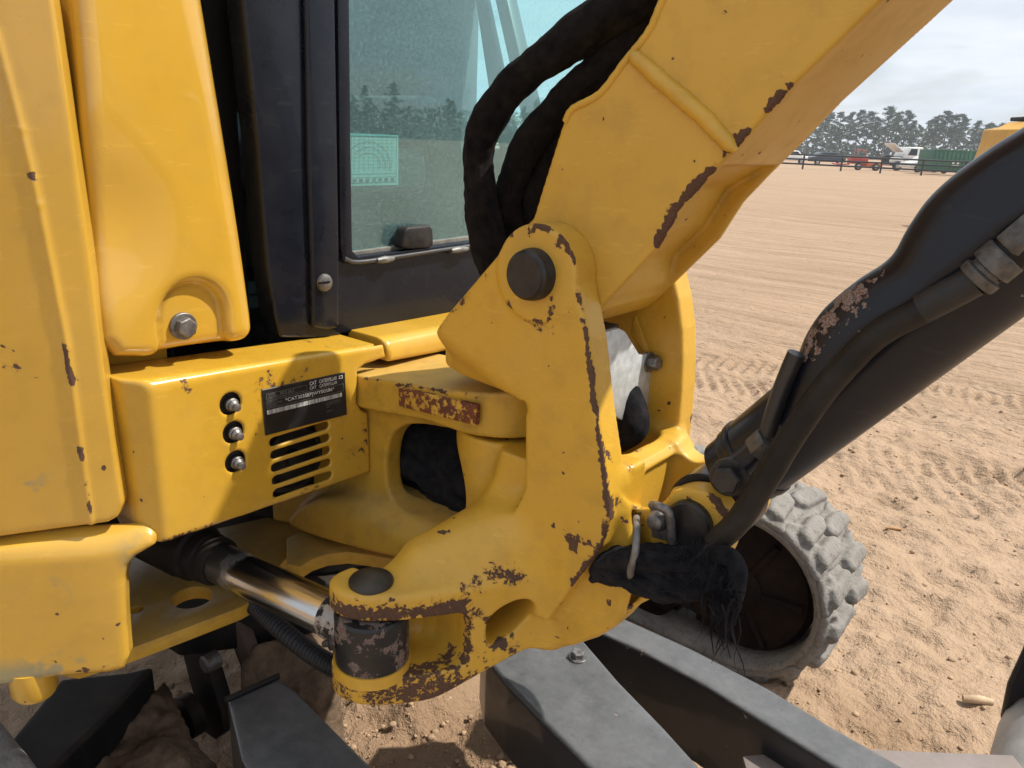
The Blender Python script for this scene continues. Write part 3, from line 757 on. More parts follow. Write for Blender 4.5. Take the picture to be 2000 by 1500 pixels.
# ---- sleeved hoses in front of the cab, climbing over the boom foot
slv = [
 ([(985, 560, .02), (962, 495, .0), (943, 420, -.01), (935, 350, -.012), (938, 285, -.012), (955, 230, -.012), (987, 185, -.01), (1032, 140, -.008), (1095, 92, -.005), (1165, 46, .0), (1250, -6, .0), (1330, -66, .0)], [.029, .029, .028, .026, .024, .027, .023, .026, .029, .029, .028, .028], .11),
 ([(1000, 560, .06), (995, 470, .05), (992, 400, .04), (1008, 335, .035), (1040, 272, .03), (1080, 222, .03), (1130, 172, .03), (1185, 122, .03), (1250, 55, .03), (1320, -15, .03)], [.027, .027, .024, .026, .024, .024, .024, .026, .027, .027], .13),
 ([(1030, 560, .09), (1035, 450, .085), (1050, 380, .08), (1085, 305, .075), (1135, 240, .07), (1200, 165, .07), (1275, 75, .06), (1350, -20, .06)], [.030, .030, .032, .032, .032, .032, .032, .032], .08),
 ([(1065, 520, .11), (1075, 420, .10), (1105, 340, .10), (1160, 255, .09), (1240, 150, .09), (1330, 30, .08)], [.035, .035, .036, .036, .036, .036], .06)]
for pts, r, lm in slv:
    part(tube('hose_sleeve', [P(u, v, 'y', y) for u, v, y in pts], r, m_sleeve, EX, seg=36, n=18, lump=lm*.4, lscale=7., wrinkle=.0048, wscale=30.), 'black fabric sleeved hose in front of the cab window')

# ---- front panel of the house with louvres, grease nipples and data plate
XP = -.22
g = Grid((-.36, -.56, .76), (-.205, -.04, 1.16), .003)
pan = PX([(250, 752), (752, 672), (757, 700), (716, 713), (702, 724), (700, 786), (708, 799), (722, 806), (727, 924), (303, 1070), (290, 1040)], XP)
pz_top = P(250, 740, 'x', XP)[2]
V = g.prx(pan, -.34, XP, .010)
V = smax(V, g.half((XP-.004, 0, pz_top-.010), (.72, 0, .70)), .012)                       # folded top edge
V = smax(V, g.half((XP-.004, P(287, 800, 'x', XP)[1]+.004, 0), (.55, -.83, 0)), .008)       # folded corner
V = np.maximum(V, -g.box((-.5, -.49, .70), (XP-.006, .0, pz_top-.035), .0))               # hollow behind
slots = [((527, 866), (643, 830)), ((529, 891), (645, 854)), ((530, 916), (646, 878)), ((532, 941), (647, 902)), ((534, 966), (649, 927))]
for a, b in slots:
    A, B = P(*a, 'x', XP), P(*b, 'x', XP)
    e = (B-A)[1:]; e /= np.linalg.norm(e); nrm = np.array([-e[1], e[0]])
    r = .0078
    ring = []
    for k in range(9): t = pi/2+pi*k/8; ring.append(tuple(A[1:]+e*r*1.+r*(e*cos(t)+nrm*sin(t))))
    for k in range(9): t = -pi/2+pi*k/8; ring.append(tuple(B[1:]-e*r*1.+r*(e*cos(t)+nrm*sin(t))))
    V = np.maximum(V, -g.prx(ring, -.30, -.1))
gh = [(451, 789), (457, 845), (461, 902)]
for u, v in gh:
    q = P(u, v, 'x', XP); V = np.maximum(V, -g.cyl('x', (q[1], q[2]), .0185, -.30, -.1))
PA = sdf_obj('front_panel', V, g, m_panel, EX, [
 (S3([(262, 748)], 'x', XP), .009, 1.1), (S3([(275, 810), (277, 850)], 'x', XP-.004), .007, .9), (S3([(355, 742), (368, 762)], 'x', XP-.002), .007, .62), (S3([(345, 1058), (420, 1028)], 'x', XP), .010, .6), (S3([(305, 1068), (330, 1062)], 'x', XP), .007, .7), (S3([(510, 1000), (525, 990)], 'x', XP), .006, .7)])
part(PA, 'yellow front panel with five louvre slots')
for u, v in gh:
    q = P(u, v, 'x', XP-.012)
    Z_ = lathe('grease_nipple', q, (1, -.1, -.05), [(.0115, 0), (.0115, .006), (.009, .008), (.009, .011), (.0055, .015), (.0055, .018), (.0066, .020), (.0055, .023), (.0025, .024)], m_bolt, PA, seg=16)
    lathe('grease_recess', q-np.array([.012, 0, 0]), (1, 0, 0), [(.021, 0), (.021, .008)], m_pinrust, PA, seg=24)
# what shows through the louvres, a near-black box painted as interior shade
IN = box('interior_dark_box', (-.60, -.49, .74), (-.40, -.02, 1.05), m_gap, EX, .004)
c = P(575, 895, 'x', -.30)
HR = tube('horn_ring', [c+np.array([0, .058*cos(a), .058*sin(a)]) for a in np.linspace(0, 2*pi, 25)], .005, m_rubber, EX, n=3)
lathe('horn', c+np.array([-.03, 0, 0]), (1, 0, 0), [(.07, 0), (.072, .012), (.05, .02), (.018, .022), (.016, .034), (.01, .036)], m_rubber, EX)
box('inner_bracket', (-.34, P(630, 880, 'x', -.3)[1], .84), (-.32, P(650, 880, 'x', -.3)[1]+.03, 1.02), m_frame, EX)
# data plate
DP = plate('data_plate', [P(u, v, 'x', XP+.0025) for u, v in ((512, 762), (674, 727), (678, 810), (519, 851))], (1, 0, 0), .003, painted('black_data_plate', (.010, .010, .012), rust=(.16, .15, .13), rust2=(.3, .29, .27), edge=.2, thr=.78, wear_noise=140., rough=.35, dirt=.3, dirtcol=(.06, .055, .045)), EX, .0006, 1)
part(DP, 'black data plate with white lettering and bar code')
m_print = simple('white_print', (.62, .62, .60), .5, 0, .3, 200.)
m_printd = simple('faint_grey_print', (.16, .16, .155), .5, 0, .4, 200.)
XD = XP+.0031
o_ = P(512, 762, 'x', XD); ex = P(674, 727, 'x', XD)-o_; ey = P(519, 851, 'x', XD)-o_
def dpt(a, b): return o_+ex*a+ey*b
LW, LH = np.linalg.norm(ex), np.linalg.norm(ey)
def letters(txt, a, b, h, width, mat, bold=0.):
    cu = bpy.data.curves.new('lettering', 'FONT'); cu.body = txt; cu.size = 1; cu.offset = bold
    to = bpy.data.objects.new('tmp', cu); COL.objects.link(to)
    bpy.context.view_layer.update()
    me = bpy.data.meshes.new_from_object(to.evaluated_get(bpy.context.evaluated_depsgraph_get()))
    bpy.data.objects.remove(to)
    me.name = 'lettering'
    xs = np.array([v.co[:2] for v in me.vertices])
    lo, hi = xs.min(0), xs.max(0)
    for v in me.vertices:
        t = (v.co.x-lo[0])/(hi[0]-lo[0]); s = (v.co.y-lo[1])/(hi[1]-lo[1])
        v.co = Vector(dpt(a+t*width, b+h*(1-s)))
    me.materials.clear(); me.materials.append(mat); me.update()
    return link('lettering', me, None, DP)
letters('CAT', .545, .045, .085, .085, m_print, .012); letters('CATERPILLAR', .665, .045, .085, .225, m_print, .012)
letters('CAT', .545, .155, .07, .08, m_print); letters('CATERPILLAR', .665, .155, .07, .225, m_print)
letters('MODEL', .06, .115, .035, .085, m_printd); letters('NUMBER', .06, .165, .035, .105, m_printd); letters('303.5E2', .19, .095, .095, .17, m_printd)
letters('PRODUCT', .06, .275, .03, .10, m_printd); letters('IDENTIFICATION', .06, .32, .03, .15, m_printd); letters('NUMBER', .06, .365, .03, .09, m_printd)
letters('*CAT3035EPJWY00586*', .25, .285, .105, .60, m_print)
letters('CATERPILLAR INC.', .735, .60, .035, .19, m_printd); letters('PEORIA, IL 61629', .735, .65, .035, .17, m_printd); letters('USA', .735, .70, .035, .04, m_printd); letters('MADE IN', .735, .80, .035, .08, m_printd)
def rects(name, rs, mat, parent):
    v = []; f = []
    for a0, b0, a1, b1 in rs:
        k = len(v); v += [dpt(a0, b0), dpt(a1, b0), dpt(a1, b1), dpt(a0, b1)]; f.append((k, k+1, k+2, k+3))
    return mesh(name, v, f, mat, parent)
bars = []; a = .045
while a < .93:
    w = random.choice((.0028, .0028, .005, .0075)); bars.append((a, .46, a+w, .555)); a += w+random.choice((.0028, .004, .006))
bars += [(.035, .46, .055, .555), (.92, .46, .945, .555)]
rects('bar_code', bars, m_print, DP)
def fr(a0, b0, a1, b1, t=.004): return [(a0, b0, a1, b0+t*2), (a0, b1-t*2, a1, b1), (a0, b0, a0+t, b1), (a1-t, b0, a1, b1)]
rects('plate_border', fr(.04, .10, .51, .225)+fr(.04, .255, .975, .425), m_printd, DP)
rects('emblem', [(.915, .05, .965, .13)], m_print, DP)
e_ = rects('emblem_cutout', [(.93, .07, .955, .11)], m_black, DP)
for vv_ in e_.data.vertices: vv_.co.x += .0003

# ---- ledge beside the panel (second top cover) and right-hand covers
g = Grid((-.36, -.10, 1.0), (-.2, .30, 1.16), .0035)
l2 = PX([(757, 664), (880, 640), (1000, 615), (1000, 680), (880, 685), (760, 708)], XP)
V = g.prx(l2, -.34, XP, .008); V = smax(V, g.half((XP-.004, 0, max(z for y, z in l2)-.014), (.72, 0, .70)), .012)
part(sdf_obj('ledge_cover', V, g, m_panel, EX), 'scuffed yellow ledge under the cab')
# cover beside the cab with a pressed bolt recess
XB = -.262
g = Grid((-.42, -.62, 1.08), (-.25, -.25, 1.90), .0038)
bo = PX([(142, -120), (156, 60), (176, 330), (194, 560), (206, 700), (315, 701), (335, 690), (480, 670), (505, 657), (512, 640), (506, 560), (490, 330), (470, 120), (440, -120)], XB)
V = g.prx(smooth_poly(bo, 1), -.40, XB, .022)
V = smax(V, g.half((XB-.004, P(470, 250, 'x', XB)[1]-.012, 1.3), (.5, .9, .10)), .03)
c = P(382, 618, 'x', XB); c2 = P(378, 740, 'x', XB)
rc = np.minimum(g.cyl('x', (c[1], c[2]), .050, -.279, -.2), g.box((-.279, c[1]-.052, c2[2]-.05), (-.2, c[1]+.050, c[2])))
V = smax(V, -rc, .022)
dent = g.cap(P(290, 470, 'x', XB+.16), P(250, 400, 'x', XB+.17), .165)
V = smax(V, -dent, .05)
CB = sdf_obj('side_cover', V, g, m_sheet, EX); part(CB, 'glossy yellow cover with a recessed bolt beside the cab')
bolt('cover_bolt', P(358, 637, 'x', -.275), (1, -.05, .0), .0155, m_bolt, CB, h=.014)
part(plate('inner_flank', [np.array([-.345, y, z]) for y, z in ((-.58, 1.08), (-.40, 1.08), (-.40, 1.95), (-.60, 1.95))], (1, 0, 0), .02, m_sheet, EX, .004), 'yellow flank in the shadowed gap between the covers')
# outer cover, turned towards the corner of the machine
tA = np.array([.643, .766, 0]); wA = np.array([.766, -.643, 0])
oA = P(235, 1000, 'x', -.245)
RA = np.stack([tA, -wA, Zz])          # local (a, b, z) -> world
def LA(u, v, off=0.): q = Pn(u, v, oA+wA*off, wA)-oA; return (float(q @ tA), float(oA[2]+q[2]))
xfA = (oA*np.array([1, 1, 0]), RA)
poly = [LA(u, v) for u, v in ((70, -140), (95, 0), (130, 240), (165, 480), (200, 750), (237, 990), (228, 1014), (208, 1024), (100, 1038), (-250, 1086), (-420, -140))]
al = [p[0] for p in poly]; zl = [p[1] for p in poly]
g = Grid((-.42, -.02, min(zl)-.02), (max(al)+.02, .12, 1.95), .004)
V = g.pry(poly, 0., .05, .010)
seam = [LA(u, v) for u, v in ((-10, 60), (40, 250), (75, 400), (130, 680), (160, 900), (178, 1022))]
s0, s1 = np.array(seam[0]), np.array(seam[-1]); sd = (s1-s0)/np.linalg.norm(s1-s0); sn_ = np.array([-sd[1], sd[0]]); sn_ = sn_ if sn_[0] > 0 else -sn_
V = smax(V, g.half((s0[0]+sn_[0]*.004, 0, s0[1]), (sn_[0]*.20, -1, sn_[1]*.20)), .004)
for a, b in zip(seam[:-1], seam[1:]):
    V = smin(V, g.cap((a[0], .001, a[1]), (b[0], .001, b[1]), .0042), .003)
CA = sdf_obj('corner_cover', V, g, m_cover, EX, [([np.array(oA*[1, 1, 0]+np.array([LA(u, v)[0], -.001, LA(u, v)[1]]) @ RA) for u, v in s_], r, k) for s_, r, k in (
    (((62, 342), (64, 348)), .005, 1.), (((125, 672), (131, 700), (140, 750)), .004, 1.), (((158, 875), (161, 895)), .004, 1.), (((168, 940), (176, 1000)), .004, .7), (((26, 718),), .008, .8), (((72, 738),), .006, .8), (((10, 716),), .006, .7))], xf=xfA)
part(CA, 'scuffed yellow corner cover at the left edge')
qa = oA+tA*(-.40)
part(box('rear_side_cover', (qa[0]-1.0, qa[1]-.035, .74), (qa[0]+.004, qa[1]+.03, 1.95), m_cover, EX, .012, 3), 'yellow side cover behind the corner cover')
# skirt below it
oS = oA+wA*.012
def LS(u, v): q = Pn(u, v, oS, wA)-oS; return (float(q @ tA), float(oS[2]+q[2]))
poly = [LS(u, v) for u, v in ((-260, 1110), (0, 1066), (110, 1044), (180, 1030), (215, 1015), (232, 994), (250, 1003), (284, 1032), (299, 1058), (298, 1076), (262, 1094), (245, 1112), (240, 1135), (243, 1220), (249, 1290), (240, 1312), (215, 1318), (110, 1326), (0, 1344), (-260, 1390))]
al = [p[0] for p in poly]; zl = [p[1] for p in poly]
g = Grid((-.42, -.03, min(zl)-.02), (max(al)+.02, .16, max(zl)+.02), .0035)
V = g.pry(poly, 0., .045, .012)
ac = LS(222, 1150)[0]
V = smax(V, g.half((ac, 0, 0), (.22, -.97, 0)), .012)
V = smax(V, g.half((0, .0, LS(100, 1075)[1]), (0, -.5, .86)), .02)
SK = sdf_obj('skirt', V, g, m_cover, EX, [([np.array(oS*[1, 1, 0]+np.array([LS(u, v)[0], -.001, LS(u, v)[1]]) @ RA) for u, v in s_], r, k) for s_, r, k in ((((152, 1312), (170, 1308)), .008, .7), (((195, 1312), (208, 1300)), .008, .6))], xf=(oS*np.array([1, 1, 0]), RA))
part(SK, 'yellow lower corner skirt with scratched paint')
kb = Pn(66, 1330, oS-wA*.03, wA)
lathe('drain_plug', kb+np.array([0, 0, .03]), (0, 0, -1), [(.033, 0), (.033, .042), (.028, .052), (.01, .055)], m_panel, SK)
# dark body behind the gaps
part(box('house_core', (-1.3, -.60, .80), (-.45, -.28, 2.0), m_gap, EX, .01), 'dark inside of the machine behind the covers')
box('house_deck', (-1.3, -.28, .86), (-.345, .9, 1.06), m_gap, EX, .01)
# frame plate under the swing cylinder
zb = .60
pts = [P(u, v, 'z', zb) for u, v in ((100, 1290), (120, 1100), (300, 1060), (520, 1010), (640, 1030), (560, 1090), (500, 1155), (494, 1172), (470, 1186), (360, 1228), (252, 1268), (150, 1300))]
hc = P(375, 1166, 'z', zb); hc2 = P(266, 1190, 'z', zb)
holes = [[hc+np.array([cos(a), sin(a), 0])*.036 for a in np.linspace(0, 2*pi, 28, endpoint=False)], [hc2+np.array([cos(a), sin(a), 0])*.012 for a in np.linspace(0, 2*pi, 14, endpoint=False)]]
part(plate('floor_plate', pts, (0, 0, 1), .028, m_frame, EX, .003, 2, holes), 'yellow frame plate with a round hole under the swing cylinder')
pts = [P(u, v, 'z', .64) for u, v in ((560, 1050), (640, 1015), (760, 1035), (800, 1080), (765, 1092), (720, 1083), (680, 1078), (640, 1082), (610, 1092), (585, 1108), (560, 1100))]
plate('floor_plate', pts, (0, 0, 1), .028, m_frame, EX, .003)

# ---- swing cylinder
zr = .708
rA, rB = P(395, 1083, 'z', zr), np.array([LPX, LPY, zr])
rd = (rB-rA)/np.linalg.norm(rB-rA)
SC = lathe('swing_cylinder', rA-rd*.5, rd, [(.055, 0), (.055, .46), (.052, .465), (.052, .49), (.045, .495), (.045, .52), (.040, .525)], m_darkdirt, EX, seg=48)
part(SC, 'swing cylinder with shiny rod below the front panel')
rl = np.linalg.norm(rB-rA)
m_neck = painted('flaking_silver_neck', (.34, .345, .35), rust=(.012, .012, .013), rust2=(.03, .027, .024), rough=.35, thr=.05, wear_noise=38., dirt=.4, metallic=.4)
RD = lathe('rod', rA, rd, [(.0355, 0), (.0355, .04), (.0355, rl*.5), (.0355, rl-.10), (.0355, rl-.05), (.03, rl-.02)], m_chrome, SC, seg=48)
at = RD.data.attributes.new('grime', 'FLOAT', 'POINT')
at.data.foreach_set('value', np.array([1.-np.clip((np.array(v.co)-rA) @ rd/rl*1.9, 0, 1) for v in RD.data.vertices], np.float32))
lathe('rod_end', (LPX, LPY, .667), (0, 0, 1), [(.053, 0), (.057, .003), (.057, .082), (.053, .086)], m_rodeye, SC, seg=48)
tube('rod_neck', [rB-rd*.088, rB-rd*.070, rB-rd*.03], [.0362, .038, .042], m_neck, SC, seg=28, n=4)
nq = P(656, 1245, 'z', .72); 
lathe('grease_nipple', rB+np.array([-.03, -.055, .0]), (-.45, -.9, 0), [(.012, 0), (.012, .004), (.006, .006), (.005, .012), (.003, .014)], m_pinrust, SC, seg=12)
lathe('rod_end_collar', (LPX, LPY, .650), (0, 0, 1), [(.060, 0), (.060, .020)], m_cast, SC)
lathe('seal_ring', rA+rd*.03, rd, [(.044, 0), (.0445, .004), (.043, .016), (.038, .022)], m_darkdirt, SC, seg=48)

# ---- black sleeved hoses behind the frame web and through the bracket foot
for k, (pts, r) in enumerate(((((700, 830, .02), (800, 850, .02), (900, 905, .02), (985, 960, .0)), .05), (((690, 930, .04), (800, 960, .04), (900, 985, .03), (990, 1010, .02)), .055), (((700, 880, -.01), (800, 900, -.01), (880, 935, .0), (960, 985, .0)), .034))):
    part(tube('hose_sleeve', [P(u, v, 'y', y) for u, v, y in pts], r, m_rag, EX, seg=30, n=16, lump=.06, lscale=8., wrinkle=.008, wscale=34.), 'black sleeved hose behind the hole in the frame')
FS = part(tube('frayed_sleeve', [P(u, v, 'y', y) for u, v, y in ((1150, 1112, -.03), (1180, 1104, -.10), (1225, 1104, -.118), (1275, 1106, -.125), (1335, 1114, -.13), (1385, 1120, -.13), (1415, 1116, -.125), (1432, 1102, -.12))], [.030, .031, .028, .027, .029, .028, .022, .017], m_rag, EX, seg=44, n=22, lump=.05, lscale=7., wrinkle=.007, wscale=20.), 'frayed black sleeve around hoses at the bracket foot')
for k in range(13):
    a0 = k*.52; off = [np.array((-.004+.026*sin(a0+t*2.2), -.026+.010*cos(a0*1.7+t*3), .026*cos(a0+t*2.2)))*(.35+.65*sin(pi*(.08+.84*t))) for t in np.linspace(0, 1, 5)]
    bp = ((1190+k % 3*8, 1104), (1250, 1105), (1305, 1110), (1355, 1117), (1400+k % 4*8, 1122))
    tube('sleeve_fold', [P(u, v, 'y', -.126)+np.array(o_) for (u, v), o_ in zip(bp, off)], [.004, .009, .010, .009, .004], m_rag, FS, seg=12, n=14, wrinkle=.0025, wscale=12.)
cm = P(1412, 1130, 'y', -.135)
part(tube('sleeve_mouth', [cm+np.array([.026*cos(a), -.012*cos(a)+.006*sin(2*a), .034*sin(a)]) for a in np.linspace(0, 2*pi, 13)], [.009, .012, .008, .011, .009], m_rag, EX, seg=16, n=8, wrinkle=.0035, wscale=14.), 'open torn end of the black sleeve')
tv = []; te = []
def fr_strands():
    v = []; f = []
    for k in range(110):
        u0 = random.uniform(1320, 1438); v0 = random.uniform(1050, 1175) if u0 < 1390 else random.uniform(1120, 1190)
        L = random.uniform(.03, .085)*(1.15 if u0 > 1370 else .5)
        y0 = -.17+random.uniform(-.01, .02)
        p = P(u0, v0, 'y', y0); dx, dy = random.gauss(0, .012), random.gauss(0, .008)
        w = random.uniform(.0005, .0014) if k % 4 else random.uniform(.0016, .003)
        pts = [p+np.array([dx*t+.006*sin(t*5+k), dy*t+.004*sin(t*7+k*2), -L*t]) for t in np.linspace(0, 1, 6)]
        for t in range(5):
            b = len(v)
            for q, ww in ((pts[t], w*(1-t/6)), (pts[t+1], w*(1-(t+1)/6))):
                v += [q+np.array([ww, 0, 0]), q+np.array([-ww*.5, ww*.87, 0]), q+np.array([-ww*.5, -ww*.87, 0])]
            for m_ in range(3): f.append((b+m_, b+(m_+1) % 3, b+3+(m_+1) % 3, b+3+m_))
    return v, f
v_, f_ = fr_strands()
part(mesh('frayed_threads', v_, f_, m_rag, EX), 'loose black threads hanging from the torn sleeve')['kind'] = 'stuff'
part(tube('hose_clip', [P(u, v, 'y', y) for u, v, y in ((1243, 1012, -.115), (1243, 1035, -.155), (1242, 1070, -.168), (1238, 1092, -.17), (1232, 1112, -.168), (1233, 1128, -.15), (1240, 1133, -.12))], .0052, m_wire, EX, seg=12), 'bent grey wire hook over the sleeve')
CK = plate('clamp_plate', [P(u, v, 'y', -.112) for u, v in ((1270, 985), (1300, 990), (1310, 1010), (1310, 1060), (1272, 1050), (1268, 1010))], (0, -1, 0), .010, m_boltdark, EX, .002)
lathe('clamp_screw', P(1285, 1016, 'y', -.113), (0, -1, 0), [(.015, -.004), (.015, .003), (.011, .012), (.006, .014)], m_bolt, CK, seg=20)
tube('clamp_lip', [P(u, v, 'y', y) for u, v, y in ((1272, 986, -.12), (1290, 990, -.125), (1306, 1000, -.122), (1311, 1030, -.118), (1312, 1060, -.115))], .006, m_bolt, CK, seg=10)

# ---- galvanised plate inside the bracket
XG = .262
GP = plate('cover_plate', [P(u, v, 'x', XG) for u, v in ((1120, 668), (1210, 641), (1222, 648), (1250, 694), (1275, 690), (1286, 705), (1280, 728), (1272, 760), (1262, 818), (1236, 833), (1200, 812), (1120, 800))], (1, 0, 0), .010, m_galv, EX, .002)
part(GP, 'bright galvanised plate inside the bracket')
bolt('plate_bolt', P(1268, 707, 'x', XG), (1, -.1, .1), .0125, m_bolt, GP, h=.016)
part(tube('hose_sleeve', [(.16, .02, .95), (.22, .035, .985), (.26, .045, 1.02), (.235, .05, 1.08)], [.03, .032, .03, .024], m_rag, EX, seg=20, n=10, wrinkle=.004, wscale=20.), 'added dark tube standing in for the black depth inside the bracket')  # added dark tube, paints the deep shade into the cavity
part(plate('rubber_pad', [P(u, v, 'x', XG-.012) for u, v in ((1120, 660), (1210, 633), (1210, 646), (1120, 672))], (1, 0, 0), .03, m_rubber, EX, .002), 'black pad above the galvanised plate')
plate('web_rib', [P(u, v, 'y', .088) for u, v in ((1240, 616), (1268, 690), (1262, 695), (1232, 650))], (0, -1, 0), .006, m_cast, EX, .001)

# ---- cab
XC = -.325
CAB = empty('cab', (0, 0, 0)); CAB.parent = EX; lab(CAB, 'black framed cab with tinted dusty glass')
outer = [(462, -260), (475, 0), (505, 300), (522, 520), (538, 620), (548, 660), (628, 661), (870, 615), (1000, 590), (1300, 540), (1300, -420), (470, -420)]
win = [(683, -330), (683, 0), (686, 300), (688, 488), (700, 500), (945, 467), (1180, 436), (1180, -330)]
part(plate('front_frame', [P(u, v, 'x', XC) for u, v in outer], (1, 0, 0), .05, m_black, CAB, .006, 3, [[P(u, v, 'x', XC) for u, v in win]]), 'black cab front frame')
plate('corner_post', [P(u, v, 'x', XC+.012) for u, v in ((596, -300), (598, 0), (603, 300), (610, 520), (612, 640), (640, 645), (664, 640), (664, 480), (656, 0), (650, -300))], (1, 0, 0), .014, m_black, CAB, .009, 4)
plate('window_trim', [P(u, v, 'x', XC+.006) for u, v in ((658, -300), (660, 0), (666, 480), (670, 505), (690, 514), (940, 482), (1100, 462), (1100, 448), (946, 469), (700, 501), (689, 490), (686, 300), (683, 0), (681, -300))], (1, 0, 0), .010, m_black, CAB, .003, 3)
# sill with weld tabs, bright metal edge
tube('sill_rail', [P(u, v, 'x', XC+.010) for u, v in ((672, 505), (700, 512), (780, 501), (860, 489), (945, 477), (1040, 465))], .0044, painted('bare_metal_sill', (.075, .075, .078), rust=(.02, .02, .022), rust2=(.05, .04, .035), edge=.1, thr=.60, rough=.35, metallic=.5), CAB, seg=10)
for u, v in ((752, 507), (897, 488)): tube('sill_tab', [P(u-16, v+2, 'x', XC+.013), P(u, v, 'x', XC+.014), P(u+16, v-2, 'x', XC+.013)], [.005, .0075, .005], m_wire, CAB, seg=10, n=6, lump=.1)
plate('sill', [P(u, v, 'x', XC-.012) for u, v in ((690, 492), (945, 458), (1180, 428), (1180, 450), (945, 478), (700, 510))], (1, 0, 0), .02, simple('dusty_sill', (.15, .14, .12), .8, 0, .3, 30., .2, 90.), CAB, .002)
bpad = [P(u, v, 'x', XC+.012) for u, v in ((797, 444), (840, 440), (847, 447), (848, 480), (840, 485), (800, 487), (786, 484), (791, 452))]
plate('window_bumper', bpad, (1, 0, 0), .03, m_rubber, CAB, .006, 3)
SCW = lathe('screw', P(633, 552, 'x', XC+.012), (1, 0, 0), [(.0165, -.004), (.0165, .002), (.0145, .006), (.008, .009), (.002, .0095)], m_bolt, CAB, seg=28)
sq = P(633, 552, 'x', XC+.0215)
box('screw_slot', (sq[0]-.001, sq[1]-.013, sq[2]-.0016), (sq[0]+.0008, sq[1]+.013, sq[2]+.0016), m_gap, CAB, 0)
XGL = XC-.022
GLS = plate('windshield', [P(u, v, 'x', XGL) for u, v in ((665, -360), (665, 530), (1240, 460), (1240, -360))], (1, 0, 0), .005, m_glass, CAB, 0)
part(GLS, 'dusty teal tinted windscreen')
# decal with a lifting chart behind the glass
XD2 = XGL-.008
dq = [P(u, v, 'x', XD2) for u, v in ((640, 258), (778, 264), (778, 361), (640, 364))]
DC = plate('chart_decal', dq, (1, 0, 0), .0006, simple('pale_decal', (.50, .58, .54), .5, 0, .1, 5.), CAB, 0); part(DC, 'white lifting chart decal inside the windscreen')
m_ink = simple('decal_ink', (.10, .14, .13), .6)
o_ = P(686, 262, 'x', XD2+.0008); ex = P(778, 264, 'x', XD2+.0008)-o_; ey = P(686, 362, 'x', XD2+.0008)-o_
bl = fr(.0, .03, .97, .97, .008)+[(.0, .78, .97, .79), (.0, .85, .97, .86)]
for k in range(7): bl.append((.03+k*.135, .88, .11+k*.135, .94))
for k in range(9): bl.append((.04, .10+k*.07, .92, .105+k*.07))
for k in range(9): bl.append((.06+k*.1, .08, .066+k*.1, .74))
rects('decal_grid', bl, m_ink, CAB)
def arc_strip(cx, cy, r, a0, a1, t=.012):
    v = []; f = []
    for k in range(25):
        a = a0+(a1-a0)*k/24
        v += [dpt(cx+r*cos(a), cy+r*sin(a)), dpt(cx+(r+t)*cos(a), cy+(r+t)*sin(a))]
        if k: f.append((2*k-2, 2*k-1, 2*k+1, 2*k))
    return mesh('decal_arc', [q+np.array([.0003, 0, 0]) for q in v], f, m_ink, CAB)
for r in (.25, .36, .47): arc_strip(.35, .62, r, -2.4, .25)
# inside of the cab
part(plate('door_pillar', [P(u, v, 'y', .82) for u, v in ((948, -80), (972, -80), (1046, 240), (1085, 400), (1060, 400), (1020, 240))], (0, -1, 0), .05, m_seat, CAB, .006), 'left door pillar seen through the glass')
plate('door_pillar', [P(u, v, 'y', .82) for u, v in ((905, -150), (930, -80), (1000, 250), (1030, 400), (1000, 400), (965, 250))], (0, -1, 0), .03, m_seat, CAB, .006)
box('cab_rear_wall', (-1.45, -.2, 1.0), (-1.40, .85, 2.3), m_seat, CAB, .01)
box('cab_side_wall', (-1.4, .80, 1.0), (-.36, .85, 1.42), m_seat, CAB, .01)
box('cab_roof', (-1.5, -.25, 2.25), (-.30, .9, 2.33), m_black, CAB, .03)
box('cab_floor', (-1.4, -.2, 1.06), (-.36, .85, 1.10), m_gap, CAB, .005)
box('cab_inner_side', (-1.4, -.26, 1.06), (-.40, -.21, 2.3), m_gap, CAB, .005)
g = Grid((-1.3, .0, 1.08), (-.6, .62, 2.0), .012)
seat = smin(g.box((-1.15, .07, 1.28), (-.68, .55, 1.42), .05), g.box((-1.25, .08, 1.36), (-1.08, .54, 1.86), .06), .04)
seat = np.minimum(seat, g.box((-1.24, .18, 1.88), (-1.12, .44, 1.98), .04))
seat = smin(seat, g.box((-1.05, .15, 1.08), (-.8, .48, 1.3), .02), .02)
seat = np.minimum(seat, smin(g.box((-1.05, .01, 1.48), (-.72, .07, 1.55), .02), g.box((-1.05, .55, 1.48), (-.72, .615, 1.55), .02), 0))
sdf_obj('operator_seat', seat, g, m_seat, CAB)
for yy in (.05, .58): tube('control_lever', [(-.74, yy, 1.40), (-.70, yy, 1.46), (-.71, yy, 1.53)], [.010, .010, .018], m_rubber, CAB)
part(box('door_rear_panel', (-1.42, .79, 1.0), (-.80, .86, 2.3), simple('grey_cab_trim', (.16, .17, .18), .6), CAB, .01), 'grey rear part of the cab seen through the glass')
tube('blade_lever', [(-.62, .0, 1.1), (-.58, .0, 1.4), (-.60, .0, 1.55)], [.01, .01, .02], m_rubber, CAB)

